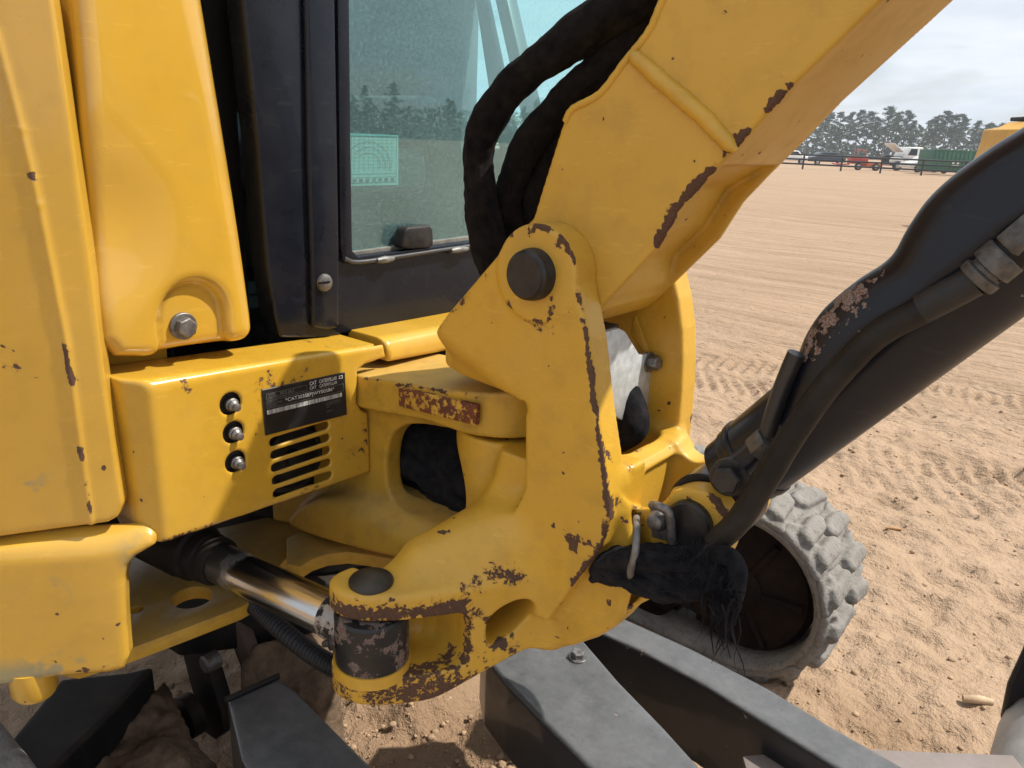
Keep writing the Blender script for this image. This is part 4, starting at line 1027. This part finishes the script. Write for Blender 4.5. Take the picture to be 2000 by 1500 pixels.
# ---- undercarriage: rubber tracks
def make_track(name, xc, y0, y1, label, xr=-1.5, lugs=True):
    root = empty(name, (xc, (y0+y1)/2, 0)); root.parent = EX; lab(root, label)
    R = .245
    pth = [(x, 0) for x in np.arange(xr, xc, .05)]
    loop = []
    for x in np.arange(xr, xc-.01, .045): loop.append((x, .03))
    for a in np.linspace(-pi/2, pi/2, 26): loop.append((xc+R*cos(a), .03+R+R*sin(a)))
    for x in np.arange(xc-.04, xr-.01, -.045): loop.append((x, .03+2*R))
    for a in np.linspace(pi/2, 3*pi/2, 20)[1:-1]: loop.append((xr+R*cos(a), .03+R+R*sin(a)))
    L = np.array(loop); n = len(L)
    tg = np.roll(L, -1, 0)-np.roll(L, 1, 0); tg /= np.linalg.norm(tg, axis=1)[:, None]
    nr = np.stack([tg[:, 1], -tg[:, 0]], 1)
    v = []; f = []
    ys = [(y0, -.026), (y0-.004, -.012), (y0+.002, .0), (y0+.02, .006), ((y0+y1)/2, .008), (y1-.02, .006), (y1-.002, .0), (y1+.004, -.012), (y1, -.026), ((y0+y1)/2, -.03)]
    for (p, q) in zip(L, nr):
        for yy, h in ys: v.append((p[0]+q[0]*h-xc, yy-(y0+y1)/2, p[1]+q[1]*h))
    m = len(ys)
    for i in range(n):
        for k in range(m):
            f.append((i*m+k, i*m+(k+1) % m, ((i+1) % n)*m+(k+1) % m, ((i+1) % n)*m+k))
    mesh('track_belt', v, f, m_track, root, True)
    if not lugs: return root
    # one chunky tread block, shared
    lg = Grid((-.056, -.092, -.02), (.056, .092, .05), .006)
    rnd = .0016*np.sin(lg.X*70+1)*np.sin(lg.Y*55)+.0008*np.sin(lg.X*160)*np.sin(lg.Y*130+lg.Z*90)
    L_ = lg.box((-.050, -.084, -.018), (.050, .084, .006), .012)
    L_ = smin(L_, lg.prz([(-.034, -.062), (-.010, -.072), (.018, -.058), (.036, .030), (.030, .066), (.004, .074), (-.020, .056)], -.01, .033, .014), .010)
    L_ = smin(L_, lg.cap((.030, -.030, .004), (.052, -.052, .003), .013), .010)+rnd
    tmp = sdf_obj('tread_lug', L_, lg, m_track, None); me = tmp.data; bpy.data.objects.remove(tmp)
    s = np.concatenate([[0], np.cumsum(np.linalg.norm(np.diff(L, axis=0), axis=1))])
    pitch = .088; k = 0
    while k*pitch < s[-1]:
        for side in (0, 1):
            d_ = k*pitch+side*pitch/2
            i = min(np.searchsorted(s, d_), n-1)
            if L[i][0] < xc-.75: continue
            o = link('tread_lug', me, None, root)
            yy = -.068 if side == 0 else .068
            T, Nn = tg[i], nr[i]
            mt = Matrix(((T[0], 0, Nn[0], L[i][0]+Nn[0]*.004-xc), (0, 1 if side == 0 else -1, 0, yy), (T[1], 0, Nn[1], L[i][1]+Nn[1]*.004), (0, 0, 0, 1)))
            mt = mt @ Matrix.Rotation(random.uniform(-.12, .12), 4, 'Z') @ Matrix.Diagonal((random.uniform(.92, 1.06), 1, random.uniform(.85, 1.1), 1))
            o.matrix_local = mt
        k += 1
    return root
TF = make_track('rubber_track', .175, .88, 1.17, 'dusty grey rubber track beyond the boom cylinder')
box('track_frame', (-1.4-.175, -.13, .14), (.10-.175, .10, .40), m_trackin, TF, .02)
lathe('idler_wheel', (0, -.10, .275), (0, 1, 0), [(.06, -.02), (.19, 0), (.205, .02), (.205, .16), (.19, .18)], m_trackin, TF, seg=40)
for a in np.arange(0, 2*pi, pi/3): tube('idler_rib', [(.06*cos(a), -.115, .275+.06*sin(a)), (.18*cos(a), -.108, .275+.18*sin(a))], .012, m_trackin, TF, seg=8, n=2)
lathe('idler_hub', (0, -.135, .275), (0, 1, 0), [(.05, 0), (.07, .01), (.07, .06)], m_trackin, TF, seg=30)
for x in (-.95, -.6, -.28): lathe('track_roller', (x, -.10, .14), (0, 1, 0), [(.07, 0), (.09, .01), (.09, .12)], m_trackin, TF, seg=24)
for k in range(8):
    box('guide_lug', (-.75+k*.088-.012, -.03, .06), (-.75+k*.088+.02, .03, .115), m_trackin, TF, .004)
TN = make_track('rubber_track', -.42, -1.0, -.672, 'dusty grey rubber track at the lower left corner', lugs=False)
TN.location.z = -.03+(.45-.53)+.04

# ---- blade frame
def beam(name, px, z, h, label=None, m=m_steelblk, bev=.006):
    pl = [P(u, v, 'z', z)[:2] for u, v in px]; lo = np.min(pl, 0)-.02; hi = np.max(pl, 0)+.02
    gg = Grid((*lo, z-h-.015), (*hi, z+.015), .0045)
    o = sdf_obj(name, gg.prz([tuple(q) for q in pl], z-h, z, .008), gg, m, EX, edge_d=.010)
    if label: lab(o, label)
    return o
B1 = beam('blade_arm', [(985, 1170), (1040, 1165), (1132, 1240), (1210, 1330), (1300, 1422), (1375, 1505), (1480, 1620), (1290, 1640), (1150, 1497), (1065, 1412), (993, 1338), (950, 1285), (940, 1240)], .45, .17, 'grey worn steel arm with a bolt below the bracket')
bolt('arm_bolt', P(1128, 1284, 'z', .451), (0, 0, 1), .0145, m_bolt, B1, h=.012)
B2 = beam('blade_arm', [(1130, 1175), (1205, 1200), (1350, 1265), (1500, 1342), (1620, 1415), (1770, 1500), (1900, 1580), (1780, 1600), (1640, 1502), (1500, 1415), (1380, 1340), (1250, 1270), (1120, 1212)], .40, .20, 'long dark steel arm of the dozer blade')
plate('blade_gusset', [P(u, v, 'z', .33) for u, v in ((1450, 1476), (1560, 1466), (1690, 1463), (1978, 1474), (2050, 1560), (1700, 1620), (1480, 1580))], (0, 0, 1), .02, painted('worn_red_primer_steel', (.15, .13, .125), rust=(.20, .11, .085), rust2=(.16, .12, .11), thr=.55, edge=.3, dust_shine=.6, dust_shine_col=(.34, .28, .25)), EX, .003)
B3 = beam('blade_arm', [(444, 1366), (542, 1323), (580, 1350), (720, 1490), (840, 1610), (560, 1640), (470, 1480)], .42, .16, 'dark steel arm at the lower left')
tube('flange_edge', [P(u, v, 'z', .425) for u, v in ((440, 1368), (490, 1345), (545, 1320))], .006, m_darkdirt, B3)
# blade with its end plate, seen at the right edge
bl = empty('dozer_blade', (.86, .2, 0)); bl.parent = EX; lab(bl, 'grey dozer blade end at the right edge')
v = []; f = []
for i, yy in enumerate(np.linspace(-1.1, .70, 19)):
    for k in range(9):
        a = k/8; z = .03+.33*a; v.append((.03+.10*(2*a-1)**2-.06, yy, z))
        v.append((.03+.10*(2*a-1)**2-.045, yy, z))
for i in range(18):
    for k in range(8):
        a = i*18+k*2; b = a+18
        f.append((a, a+2, b+2, b)); f.append((a+1, b+1, b+3, a+3))
for k in range(8): f.append((k*2, k*2+1, k*2+3, k*2+2)); a = 18*18; f.append((a+k*2, a+k*2+2, a+k*2+3, a+k*2+1))
mesh('blade_plate', v, f, m_lightgrey, bl, True)
plate('end_plate', [np.array([x, .70, z]) for x, z in ((-.03, .20), (.16, .17), (.20, .30), (.16, .47), (.02, .49), (-.02, .44), (-.035, .30))], (0, -1, 0), .03, m_blackp, bl, .012, 3)
# cross members and links under the machine
def sideplate(name, px, y, t, m=m_darkdirt, label=None):
    o = plate(name, [P(u, v, 'y', y) for u, v in px], (0, -1, 0), t, m, EX, .004)
    if label: lab(o, label)
    return o
sideplate('link_plate', [(345, 1235), (375, 1232), (400, 1290), (432, 1395), (437, 1430), (420, 1445), (398, 1430), (372, 1340)], -.26, .035, m_darkdirt, 'dark steel link under the frame plate')
sideplate('link_plate', [(430, 1200), (450, 1190), (480, 1270), (505, 1350), (488, 1352)], -.18, .03)
lathe('link_eye', P(365, 1400, 'y', -.30), (0, -1, 0), [(.05, -.02), (.05, .01), (.042, .016), (.02, .018)], m_darkdirt, EX)
lab(beam('cross_beam', [(119, 1325), (249, 1312), (300, 1300), (255, 1352), (180, 1430), (106, 1500), (20, 1600), (-60, 1560), (24, 1441)], .36, .10, None, m_darkdirt), 'dark steel beam running to the near track')
sideplate('link_plate', [(434, 1199), (452, 1190), (482, 1268), (508, 1345), (490, 1352)], -.20, .03, painted('rusty_brown_link', (.06, .035, .025), rust=(.03, .02, .015), rust2=(.10, .05, .03), thr=.3, rough=.7, dirt=.5, dirtcol=(.05, .035, .025)))
lathe('link_pin', P(417, 1290, 'y', -.27), (0, -1, 0), [(.02, -.01), (.02, .02), (.016, .024)], m_boltdark, EX, seg=20)
plate('center_frame', [np.array(q) for q in ((-1.2, -.35, .44), (-.62, -.30, .44), (-.48, -.10, .44), (-.42, .30, .44), (-.50, .75, .44), (-1.2, .75, .44))], (0, 0, 1), .12, m_darkdirt, EX, .01)
lathe('slew_ring', (-.75, .2, .45), (0, 0, 1), [(.32, 0), (.32, .10), (.28, .12), (.28, .2)], m_darkdirt, EX)
# corrugated conduit
part(tube('corrugated_conduit', [P(u, v, 'z', z) for u, v, z in ((470, 1150, .60), (505, 1190, .585), (545, 1226, .575), (600, 1270, .57), (650, 1300, .57), (700, 1318, .57))], .0165, m_corr, EX, seg=16, n=34, rib=(.10, 2.)), 'black corrugated conduit below the swing cylinder')

# ------------------------------------------------------------------ ground
def vnoise(x, y, seed):
    r = np.random.default_rng(seed); T = r.random((256, 256))
    xi, yi = np.floor(x).astype(int), np.floor(y).astype(int); fx, fy = x-xi, y-yi
    fx = fx*fx*(3-2*fx); fy = fy*fy*(3-2*fy)
    a = T[xi % 256, yi % 256]; b = T[(xi+1) % 256, yi % 256]; c = T[xi % 256, (yi+1) % 256]; d = T[(xi+1) % 256, (yi+1) % 256]
    return (a*(1-fx)+b*fx)*(1-fy)+(c*(1-fx)+d*fx)*fy-.5
def fbm(x, y, s, oc=4, seed=1): return sum(vnoise(x*s*2**i, y*s*2**i, seed+i)*.5**i for i in range(oc))
def graded(lo, hi, a, b, step, grow=1.12):
    m = list(np.arange(a, b, step)); s = step; x = a; L = []
    while x > lo: s *= grow; x -= s; L.append(x)
    s = step; x = m[-1]; R_ = []
    while x < hi: s *= grow; x += s; R_.append(x)
    return np.array(L[::-1]+m+R_)
gx = graded(-420, 420, -3.2, 2.2, .017); gy_ = graded(-420, 420, -.9, 5.4, .017)
GX, GY = np.meshgrid(gx, gy_, indexing='ij')
ca, sa = cos(radians(20)), sin(radians(20))
ua = GX*ca+GY*sa; va = -GX*sa+GY*ca
near_w = np.exp(-((GX+.2)/4.5)**2-((GY-1.5)/4.5)**2)
h = .05*fbm(GX, GY, .5, 3, 11)+.055*near_w*fbm(GX, GY, 2.6, 5, 21)+.034*near_w*np.abs(fbm(GX, GY, 9., 3, 31))+.016*near_w*fbm(GX, GY, 19., 2, 35)
# drag lines and old track prints
h += .020*np.exp(-((GY-4)/6)**2)*fbm(ua*.22, va, 3.2, 4, 41)
for c0, w in ((2.35, .16), (2.75, .16), (3.65, .18), (4.2, .18)):
    b = np.exp(-((va-c0-.05*np.sin(ua*1.3))/w)**4)
    h += b*(-.022+.017*np.sin(ua*2*pi/.085+4*np.sin(va*5)))*np.clip(.6+1.6*fbm(ua, va, 1.1, 2, 51), 0, 1)
# softer, lumpier spoil under the machine
sp = np.exp(-((GX+.25)/.75)**2-((GY-.15)/.55)**2)
h += sp*(.10*np.maximum(fbm(GX, GY, 4.5, 4, 61)+.10, 0)+.05)
# trodden prints by the track
for k in range(46):
    px_, py_ = random.uniform(.2, 1.6), random.uniform(1.4, 3.4)
    h -= .025*np.exp(-((GX-px_)/.07)**2-((GY-py_)/.05)**2)
nX, nY = GX.shape
vs = np.stack([GX, GY, h], -1).reshape(-1, 3)
ii = np.arange(nX*nY).reshape(nX, nY)
fs = np.stack([ii[:-1, :-1], ii[1:, :-1], ii[1:, 1:], ii[:-1, 1:]], -1).reshape(-1, 4)
me = bpy.data.meshes.new('ground')
me.vertices.add(len(vs)); me.vertices.foreach_set('co', vs.astype(np.float32).ravel())
me.loops.add(len(fs)*4); me.loops.foreach_set('vertex_index', fs.astype(np.int32).ravel())
me.polygons.add(len(fs)); me.polygons.foreach_set('loop_start', np.arange(0, len(fs)*4, 4, dtype=np.int32))
me.update(calc_edges=True); me.polygons.foreach_set('use_smooth', np.ones(len(fs), bool))
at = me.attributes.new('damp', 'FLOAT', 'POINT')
dm = np.clip(sp*1.1-.35, 0, .75)  # sand toned darker under the machine and ahead of the far track
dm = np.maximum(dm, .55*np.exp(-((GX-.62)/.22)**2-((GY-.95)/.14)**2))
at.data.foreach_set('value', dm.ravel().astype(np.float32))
GR = tag(link('ground', me, m_sand), kind='structure')
def ground_z(x, y):
    i = np.clip(np.searchsorted(gx, x), 0, nX-1); j = np.clip(np.searchsorted(gy_, y), 0, nY-1); return h[i, j]

# clods and crumbs of sand: nobody could count them
def rock_mesh(rr, s=1.):
    bm = bmesh.new(); bmesh.ops.create_icosphere(bm, subdivisions=2, radius=1)
    o3 = Vector((rr.random()*9, rr.random()*9, 3))
    for v in bm.verts: v.co *= 1+.45*MN.noise(v.co*1.1+o3)+.2*MN.noise(v.co*2.7+o3)
    vs_ = np.array([v.co[:] for v in bm.verts]); fs_ = [[v.index for v in f.verts] for f in bm.faces]; bm.free(); return vs_, fs_
rr = random.Random(5); rocks = [rock_mesh(rr) for _ in range(6)]
v = []; f = []
for k in range(4800):
    if k < 3900:
        a = rr.uniform(-.3, 1.15); d = rr.uniform(1.3, 5.5); x, y = CAM[0]+d*(-sin(AZ)*cos(a-.3)+cos(AZ)*sin(a-.3)), CAM[1]+d*(cos(AZ)*cos(a-.3)+sin(AZ)*sin(a-.3))
    else: x, y = rr.gauss(-.25, .5), rr.gauss(.2, .4)
    s = min(.010, .0022*rr.paretovariate(1.9))
    vv_, ff_ = rr.choice(rocks); b = len(v); z = ground_z(x, y)
    an = rr.uniform(0, 6.28); c_, s_ = cos(an), sin(an)
    for q in vv_: v.append((x+(q[0]*c_-q[1]*s_)*s, y+(q[0]*s_+q[1]*c_)*s, z+q[2]*s*.7+s*.15))
    f += [[b+i for i in t] for t in ff_]
tag(mesh('sand_crumbs', v, f, m_clod, None, True), 'loose crumbs and clods of dry sand', 'sand', kind='stuff')
# mud caked on the lower frame
def mound(name, px, z, hgt, mat, label):
    pts = np.array([P(u, v, 'z', z) for u, v in px]); lo, hi = pts.min(0), pts.max(0)
    xs = np.arange(lo[0]-.03, hi[0]+.03, .008); ys = np.arange(lo[1]-.03, hi[1]+.03, .008)
    A, B = np.meshgrid(xs, ys, indexing='ij')
    d = -poly_sdf([tuple(p[:2]) for p in pts], A, B)
    hh = z+hgt*np.clip(d/.05, -1, 1)+(.035*fbm(A, B, 8., 3, 77)+.022*np.abs(fbm(A, B, 26., 4, 87)))*np.clip(d/.03+.5, 0, 1)-np.where(d < -.005, .2, 0)
    n1, n2 = A.shape; I = np.arange(n1*n2).reshape(n1, n2)
    keep = (d > -.012)
    fq = [(I[i, j], I[i+1, j], I[i+1, j+1], I[i, j+1]) for i in range(n1-1) for j in range(n2-1) if keep[i, j]]
    o = mesh(name, np.stack([A, B, hh], -1).reshape(-1, 3), fq, mat, EX, True); lab(o, label); return o
mound('caked_dirt', ((326, 1343), (372, 1440), (420, 1500), (440, 1620), (60, 1640), (106, 1499)), .26, .03, m_mud, 'brown dirt caked on the lower frame')
mound('caked_dirt', ((470, 1300), (520, 1260), (640, 1240), (660, 1330), (620, 1360), (560, 1330), (520, 1320)), .30, .04, m_mud, 'brown dirt caked under the conduit')
def chip(px, ln, r, m, label):
    p = P(*px, 'z', 0); z = ground_z(p[0], p[1]); a = .5
    o = tube('wood_scrap', [(p[0]-ln*.5*cos(a), p[1]-ln*.5*sin(a), z+r*.6), (p[0], p[1], z+r*.9), (p[0]+ln*.5*cos(a), p[1]+ln*.5*sin(a), z+r*.7)], [r*.8, r, r*.7], m, None, seg=7, n=4)
    return tag(o, label, 'wood scrap')
m_wood = simple('weathered_wood', (.45, .32, .20), .8, 0, .3, 20., .3, 80.)
chip((1905, 1385), .075, .013, m_wood, 'short pale stick on the sand near the lower right corner')
chip((1745, 1035), .06, .006, simple('orange_bark', (.42, .24, .09), .8), 'thin orange brown twig on the sand right of the track')

# ------------------------------------------------------------------ far side of the yard
def polar(u, d):          # ground point at distance d below the horizon pixel column u
    q = ray(u, 250+.0437*(u-520)); q = q/np.linalg.norm(q[:2]); return np.array([CAM[0]+q[0]*d, CAM[1]+q[1]*d])
def pine_meshes(seed, H):
    r = random.Random(seed)
    v = []; f = []
    seg = 7; bend = r.uniform(-.3, .3)
    for i in range(9):
        t = i/8; rad = .17*(1-t)**.8+.03
        for k in range(seg): a = 2*pi*k/seg; v.append((rad*cos(a)+bend*t*t, rad*sin(a), H*t))
    for i in range(8):
        for k in range(seg): f.append((i*seg+k, i*seg+(k+1) % seg, (i+1)*seg+(k+1) % seg, (i+1)*seg+k))
    cl = []
    c0 = r.uniform(.36, .52)
    for i in range(34):
        t = c0+(1-c0)*(i/33)**.9; zz = H*t
        wmax = (1.9+r.uniform(-.4, .9))*(1-((t-c0)/(1-c0)-.35)**2*1.5)
        a = r.uniform(0, 2*pi); L = wmax*r.uniform(.35, 1.)
        e = (L*cos(a)+bend*t*t, L*sin(a), zz+L*.25); b = len(v)
        w = .035
        s0 = (bend*t*t, 0, zz-.2)
        for q, ww in ((s0, w), (e, w*.4)):
            for k in range(3): v.append((q[0]+ww*cos(2.1*k), q[1]+ww*sin(2.1*k), q[2]+ww*sin(2.1*k+1)))
        for k in range(3): f.append((b+k, b+(k+1) % 3, b+3+(k+1) % 3, b+3+k))
        cl.append((e, r.uniform(.5, 1.0)*(1.15-.4*(t-c0)/(1-c0))))
        cl.append(((e[0]*.55, e[1]*.55, zz+.1), r.uniform(.4, .8)))
    me1 = bpy.data.meshes.new('trunk'); me1.from_pydata(v, [], f); me1.materials.append(m_bark); me1.shade_smooth()
    v = []; f = []
    for c, s in cl:
        for k in range(40):
            d = np.array([r.gauss(0, 1), r.gauss(0, 1), r.gauss(0, .6)]); d /= np.linalg.norm(d)+1e-6
            p = np.array(c)+d*s*r.uniform(.2, 1.); q = np.array([r.gauss(0, 1), r.gauss(0, 1), r.gauss(0, .5)]); q /= np.linalg.norm(q)
            w = np.cross(q, [r.gauss(0, 1), r.gauss(0, 1), r.gauss(0, 1)]); w /= np.linalg.norm(w)+1e-6
            ln, wd = r.uniform(.16, .34), r.uniform(.05, .11); b = len(v)
            v += [tuple(p-q*ln), tuple(p+w*wd), tuple(p+q*ln), tuple(p-w*wd)]; f.append((b, b+1, b+2, b+3))
    me2 = bpy.data.meshes.new('crown'); me2.from_pydata(v, [], f); me2.materials.append(m_pine)
    return me1, me2
DT = 250.
protos = [pine_meshes(100+k, 16.) for k in range(6)]
def pine(u, d, hh, k, label, group):
    p = polar(u, d); t = empty('pine_tree', (p[0], p[1], -.3)); s = hh/16.
    t.scale = (s*1.5, s*1.5, s); t.rotation_euler = (0, 0, random.uniform(0, 6.28))
    a, b = protos[k % 6]; link('trunk', a, None, t); link('crown', b, None, t)
    tag(t, label, 'tree', group); return t
tr = random.Random(9)
tops = [(1530, 78), (1552, 88), (1572, 84), (1592, 92), (1612, 94), (1632, 98), (1652, 104), (1668, 98), (1688, 102), (1706, 90), (1722, 106), (1742, 100), (1760, 108), (1775, 84), (1806, 88), (1818, 92), (1838, 102), (1852, 94), (1866, 100), (1898, 92), (1918, 82), (1926, 86), (1512, 84)]
ORD = 'first second third fourth fifth sixth seventh eighth ninth tenth eleventh twelfth thirteenth fourteenth fifteenth sixteenth seventeenth eighteenth nineteenth twentieth twenty-first twenty-second twenty-third'.split()
for k, (u, hp) in enumerate(tops):
    pine(u, DT*tr.uniform(.94, 1.08), hp/F_PX*DT*.74+.6, k, ORD[sorted(tops).index((u, hp))]+' pine right of the boom in the far tree line', 'pines beyond the fence')
for k in range(14):
    pine(1945+k*45, DT*tr.uniform(.94, 1.1), tr.uniform(11, 14), k, 'pine of the far tree line mirrored in the windscreen', 'pines mirrored in the windscreen')
# pines mirrored in the windscreen stand beyond the machine's front
for k in range(48):
    a = radians(tr.uniform(20, 75)); d = DT*tr.uniform(.9, 1.1)
    t = empty('pine_tree', (CAM[0]+d*cos(a), CAM[1]+d*sin(a), -.3)); s = tr.uniform(.7, .95); t.scale = (s*1.15, s*1.15, s); t.rotation_euler = (0, 0, tr.uniform(0, 6.28))
    a_, b_ = protos[k % 6]; link('trunk', a_, None, t); link('crown', b_, None, t)
    tag(t, 'pine of the far tree line mirrored in the windscreen', 'tree', 'pines mirrored in the windscreen')
# underbrush and deeper wood, one mass
v = []; f = []
for k in range(42000):
    a = radians(tr.uniform(-10, 150)); d = DT*tr.uniform(1.0, 1.12)
    z = abs(tr.gauss(0, 1))*2.6
    if tr.random() < .45: z = tr.uniform(2, 9.5)
    x, y = CAM[0]+d*cos(a), CAM[1]+d*sin(a)
    p = np.array([x, y, z]); q = np.array([tr.gauss(0, 1), tr.gauss(0, 1), tr.gauss(0, .7)]); q /= np.linalg.norm(q)
    w = np.cross(q, [tr.gauss(0, 1), tr.gauss(0, 1), tr.gauss(0, 1)]); w /= np.linalg.norm(w)+1e-6
    ln, wd = tr.uniform(.5, 1.2), tr.uniform(.3, .6); b = len(v)
    v += [p-q*ln, p+w*wd, p+q*ln, p-w*wd]; f.append((b, b+1, b+2, b+3))
tag(mesh('underbrush', v, f, m_under), 'green underbrush and deeper wood behind the pines', 'underbrush', kind='stuff')

# dark pipe fence
m_fence = simple('dark_fence_pipe', (.025, .024, .026), .5)
fa, fb_ = P(1519, 328, 'z', 0)[:2], P(1865, 346, 'z', 0)[:2]
fd = (fb_-fa); fl = np.linalg.norm(fd); fd /= fl
FE = empty('pipe_fence', (*fa, 0)); tag(FE, 'long dark pipe fence across the far side of the yard', 'fence')
t0, t1 = -34., fl+30.
for z in (.42, .80, 1.18):
    tube('rail', [np.array([fd[0]*t, fd[1]*t, z]) for t in np.linspace(t0, t1, 8)], .07, m_fence, FE, seg=8, n=2)
pm = None
for t in np.arange(t0, t1, 3.0):
    if pm is None:
        o = lathe('post', (0, 0, -.1), (0, 0, 1), [(.075, 0), (.075, 1.35), (.05, 1.38)], m_fence, FE, seg=8); pm = o.data
    else: o = link('post', pm, None, FE)
    o.location = (fd[0]*t, fd[1]*t, 0)
def far_thing(name, u, d, label, cat, rz=0., z=0.):
    p = polar(u, d); t = empty(name, (p[0], p[1], z)); t.rotation_euler = (0, 0, AZ+rz); tag(t, label, cat); return t
# local axes of far things: x = to the right in the picture, y = away
m_green = simple('green_container_paint', (.035, .13, .075), .5, 0, .15, 1.)
m_tyre = simple('tyre_rubber', (.02, .02, .02), .8)
m_wglass = simple('dark_vehicle_glass', (.03, .04, .05), .1)
m_red = simple('red_machine_paint', (.42, .05, .03), .45)
m_orange = simple('orange_machine_paint', (.60, .16, .04), .5)
GC = far_thing('container', 1880, 78, 'green steel container with white stencil marks behind the fence', 'container', .05)
box('shell', (-2.5, 0, .25), (2.5, 2.4, 2.05), m_green, GC, .03)
for k in range(14): box('corrugation', (-2.4+k*.36, -.05, .35), (-2.22+k*.36, .0, 1.95), m_green, GC, .015)
box('top_rail', (-2.52, -.07, 1.95), (2.52, .02, 2.07), m_green, GC, .01)
for a, b, w, hh in ((-.85, .95, .20, .16), (-.45, .95, .20, .16), (-.85, .68, .62, .18)): box('stencil', (a, -.075, b), (a+w, -.06, b+hh), m_white, GC, 0)
WT = far_thing('white_truck', 1772, 88, 'white truck with its hood raised behind the fence', 'truck', .15)
def wheel(t, x, y, r=.45, w=.3): 
    o = lathe('wheel', (x, y, r), (0, -1, 0), [(r*.55, 0), (r, .03), (r, w-.03), (r*.55, w)], m_tyre, t, seg=20); lathe('rim', (x, y-w-.005, r), (0, -1, 0), [(r*.55, 0), (r*.5, .02), (r*.2, .03)], m_lightgrey, o, seg=16)
plate('cab', [np.array(q) for q in ((-.2, 0, .7), (-.15, 0, 1.5), (.15, 0, 2.25), (1.5, 0, 2.3), (1.6, 0, 2.1), (1.6, 0, .7))], (0, -1, 0), 2.0, m_white, WT, .06, 3).location = (0, 0, 0)
plate('door_window', [np.array(q) for q in ((.05, -.012, 1.5), (.3, -.012, 2.12), (1.0, -.012, 2.12), (1.0, -.012, 1.5))], (0, -1, 0), .02, m_wglass, WT, 0)
plate('raised_hood', [np.array(q) for q in ((-.35, .1, 1.75), (-1.45, .1, 2.45), (-1.5, .1, 2.6), (-.4, .1, 1.95))], (0, -1, 0), 1.7, m_white, WT, .04)
box('engine', (-1.5, .3, .6), (-.25, 1.6, 1.35), m_tyre, WT, .05); box('fender', (-1.6, .0, .75), (-.25, .4, 1.25), m_white, WT, .1)
box('bed', (1.7, .0, .75), (4.4, 2.0, 1.35), m_white, WT, .05); box('chassis', (-1.5, .3, .45), (4.3, 1.6, .7), m_tyre, WT, .03)
box('bumper', (-1.75, .1, .5), (-1.6, 1.9, .75), m_lightgrey, WT, .03)
wheel(WT, -.95, .05); wheel(WT, 3.1, .05)
RM = far_thing('red_implement', 1688, 80, 'small red and orange farm implement behind the fence', 'implement', .0)
box('hopper', (-1.0, 0, .55), (.5, 1.2, 1.15), m_red, RM, .08); box('deck', (.4, .1, .35), (1.9, 1.2, .65), m_orange, RM, .05); tube('drawbar', [(-1.0, .5, .5), (-1.9, .5, .45), (-2.6, .5, .5)], .06, m_red, RM); wheel(RM, -.4, .0, .33, .2); wheel(RM, 1.2, .0, .33, .2)
tube('guard_hoop', [(-.6, .3, 1.1), (-.6, .3, 1.7), (.2, .3, 1.7), (.2, .3, 1.1)], .04, m_red, RM)
for u, d, lbl, m in ((1545, 95, 'white car parked behind the fence at its left end', m_white), (1620, 98, 'dark pickup parked behind the fence left of the red implement', m_wglass), (1822, 84, 'white van parked behind the fence beside the green container', m_white)):
    c = far_thing('parked_car', u, d, lbl, 'car', .1)
    plate('body', [np.array(q) for q in ((-2.1, 0, .4), (-2.1, 0, .85), (-1.3, 0, .98), (-.7, 0, 1.45), (.9, 0, 1.48), (1.5, 0, 1.0), (2.1, 0, .92), (2.1, 0, .4))], (0, -1, 0), 1.7, m, c, .08, 3)
    plate('side_window', [np.array(q) for q in ((-1.1, -.012, 1.0), (-.65, -.012, 1.38), (.8, -.012, 1.40), (1.25, -.012, 1.0))], (0, -1, 0), .02, m_wglass, c, 0)
    wheel(c, -1.3, .02, .33, .2); wheel(c, 1.3, .02, .33, .2)
# another yellow machine, mostly behind the boom cylinder
YM = far_thing('yellow_machine', 2034, 19, 'yellow machine parked behind the boom cylinder at the right edge', 'machine', .0)
m_y2 = simple('yellow_machine_paint', (.56, .29, .025), .45, 0, .15, 3., .05)
plate('hood', [np.array(q) for q in ((-.62, 0, .75), (-.62, 0, 1.25), (-.55, 0, 1.5), (-.50, 0, 1.82), (-.50, 0, 2.04), (-.20, 0, 2.10), (.02, 0, 2.22), (.9, 0, 2.20), (1.6, 0, 2.1), (1.6, 0, .75))], (0, -1, 0), 1.4, m_y2, YM, .03, 3)
box('canopy', (.08, -.1, 2.24), (1.9, 1.5, 2.32), m_tyre, YM, .02)
tube('hood_handle', [(-.30, -.05, 1.70), (-.22, -.09, 1.66), (-.05, -.09, 1.66), (.02, -.05, 1.70)], .025, m_lightgrey, YM)
lathe('lamp', (-.52, -.02, 1.45), (0, -1, 0), [(.10, 0), (.10, .05), (.06, .08)], m_tyre, YM)
box('chassis', (-.7, .1, .35), (1.7, 1.3, .8), m_tyre, YM, .05)
wheel(YM, -.1, .1, .42, .35); wheel(YM, 1.2, .1, .42, .35)

# ------------------------------------------------------------------ haze over the yard
hm = bpy.data.materials.new('thin_haze'); hm.use_nodes = True; ht = hm.node_tree; ht.nodes.clear()
ho = ht.nodes.new('ShaderNodeOutputMaterial'); hv = ht.nodes.new('ShaderNodeVolumePrincipled')
hv.inputs['Color'].default_value = (.86, .92, 1, 1); hv.inputs['Density'].default_value = .0007
ht.links.new(hv.outputs[0], ho.inputs['Volume'])
tag(box('haze', (-520, -520, -6), (520, 520, 26), hm, None, 0), 'thin pale haze over the yard', 'haze', kind='stuff')
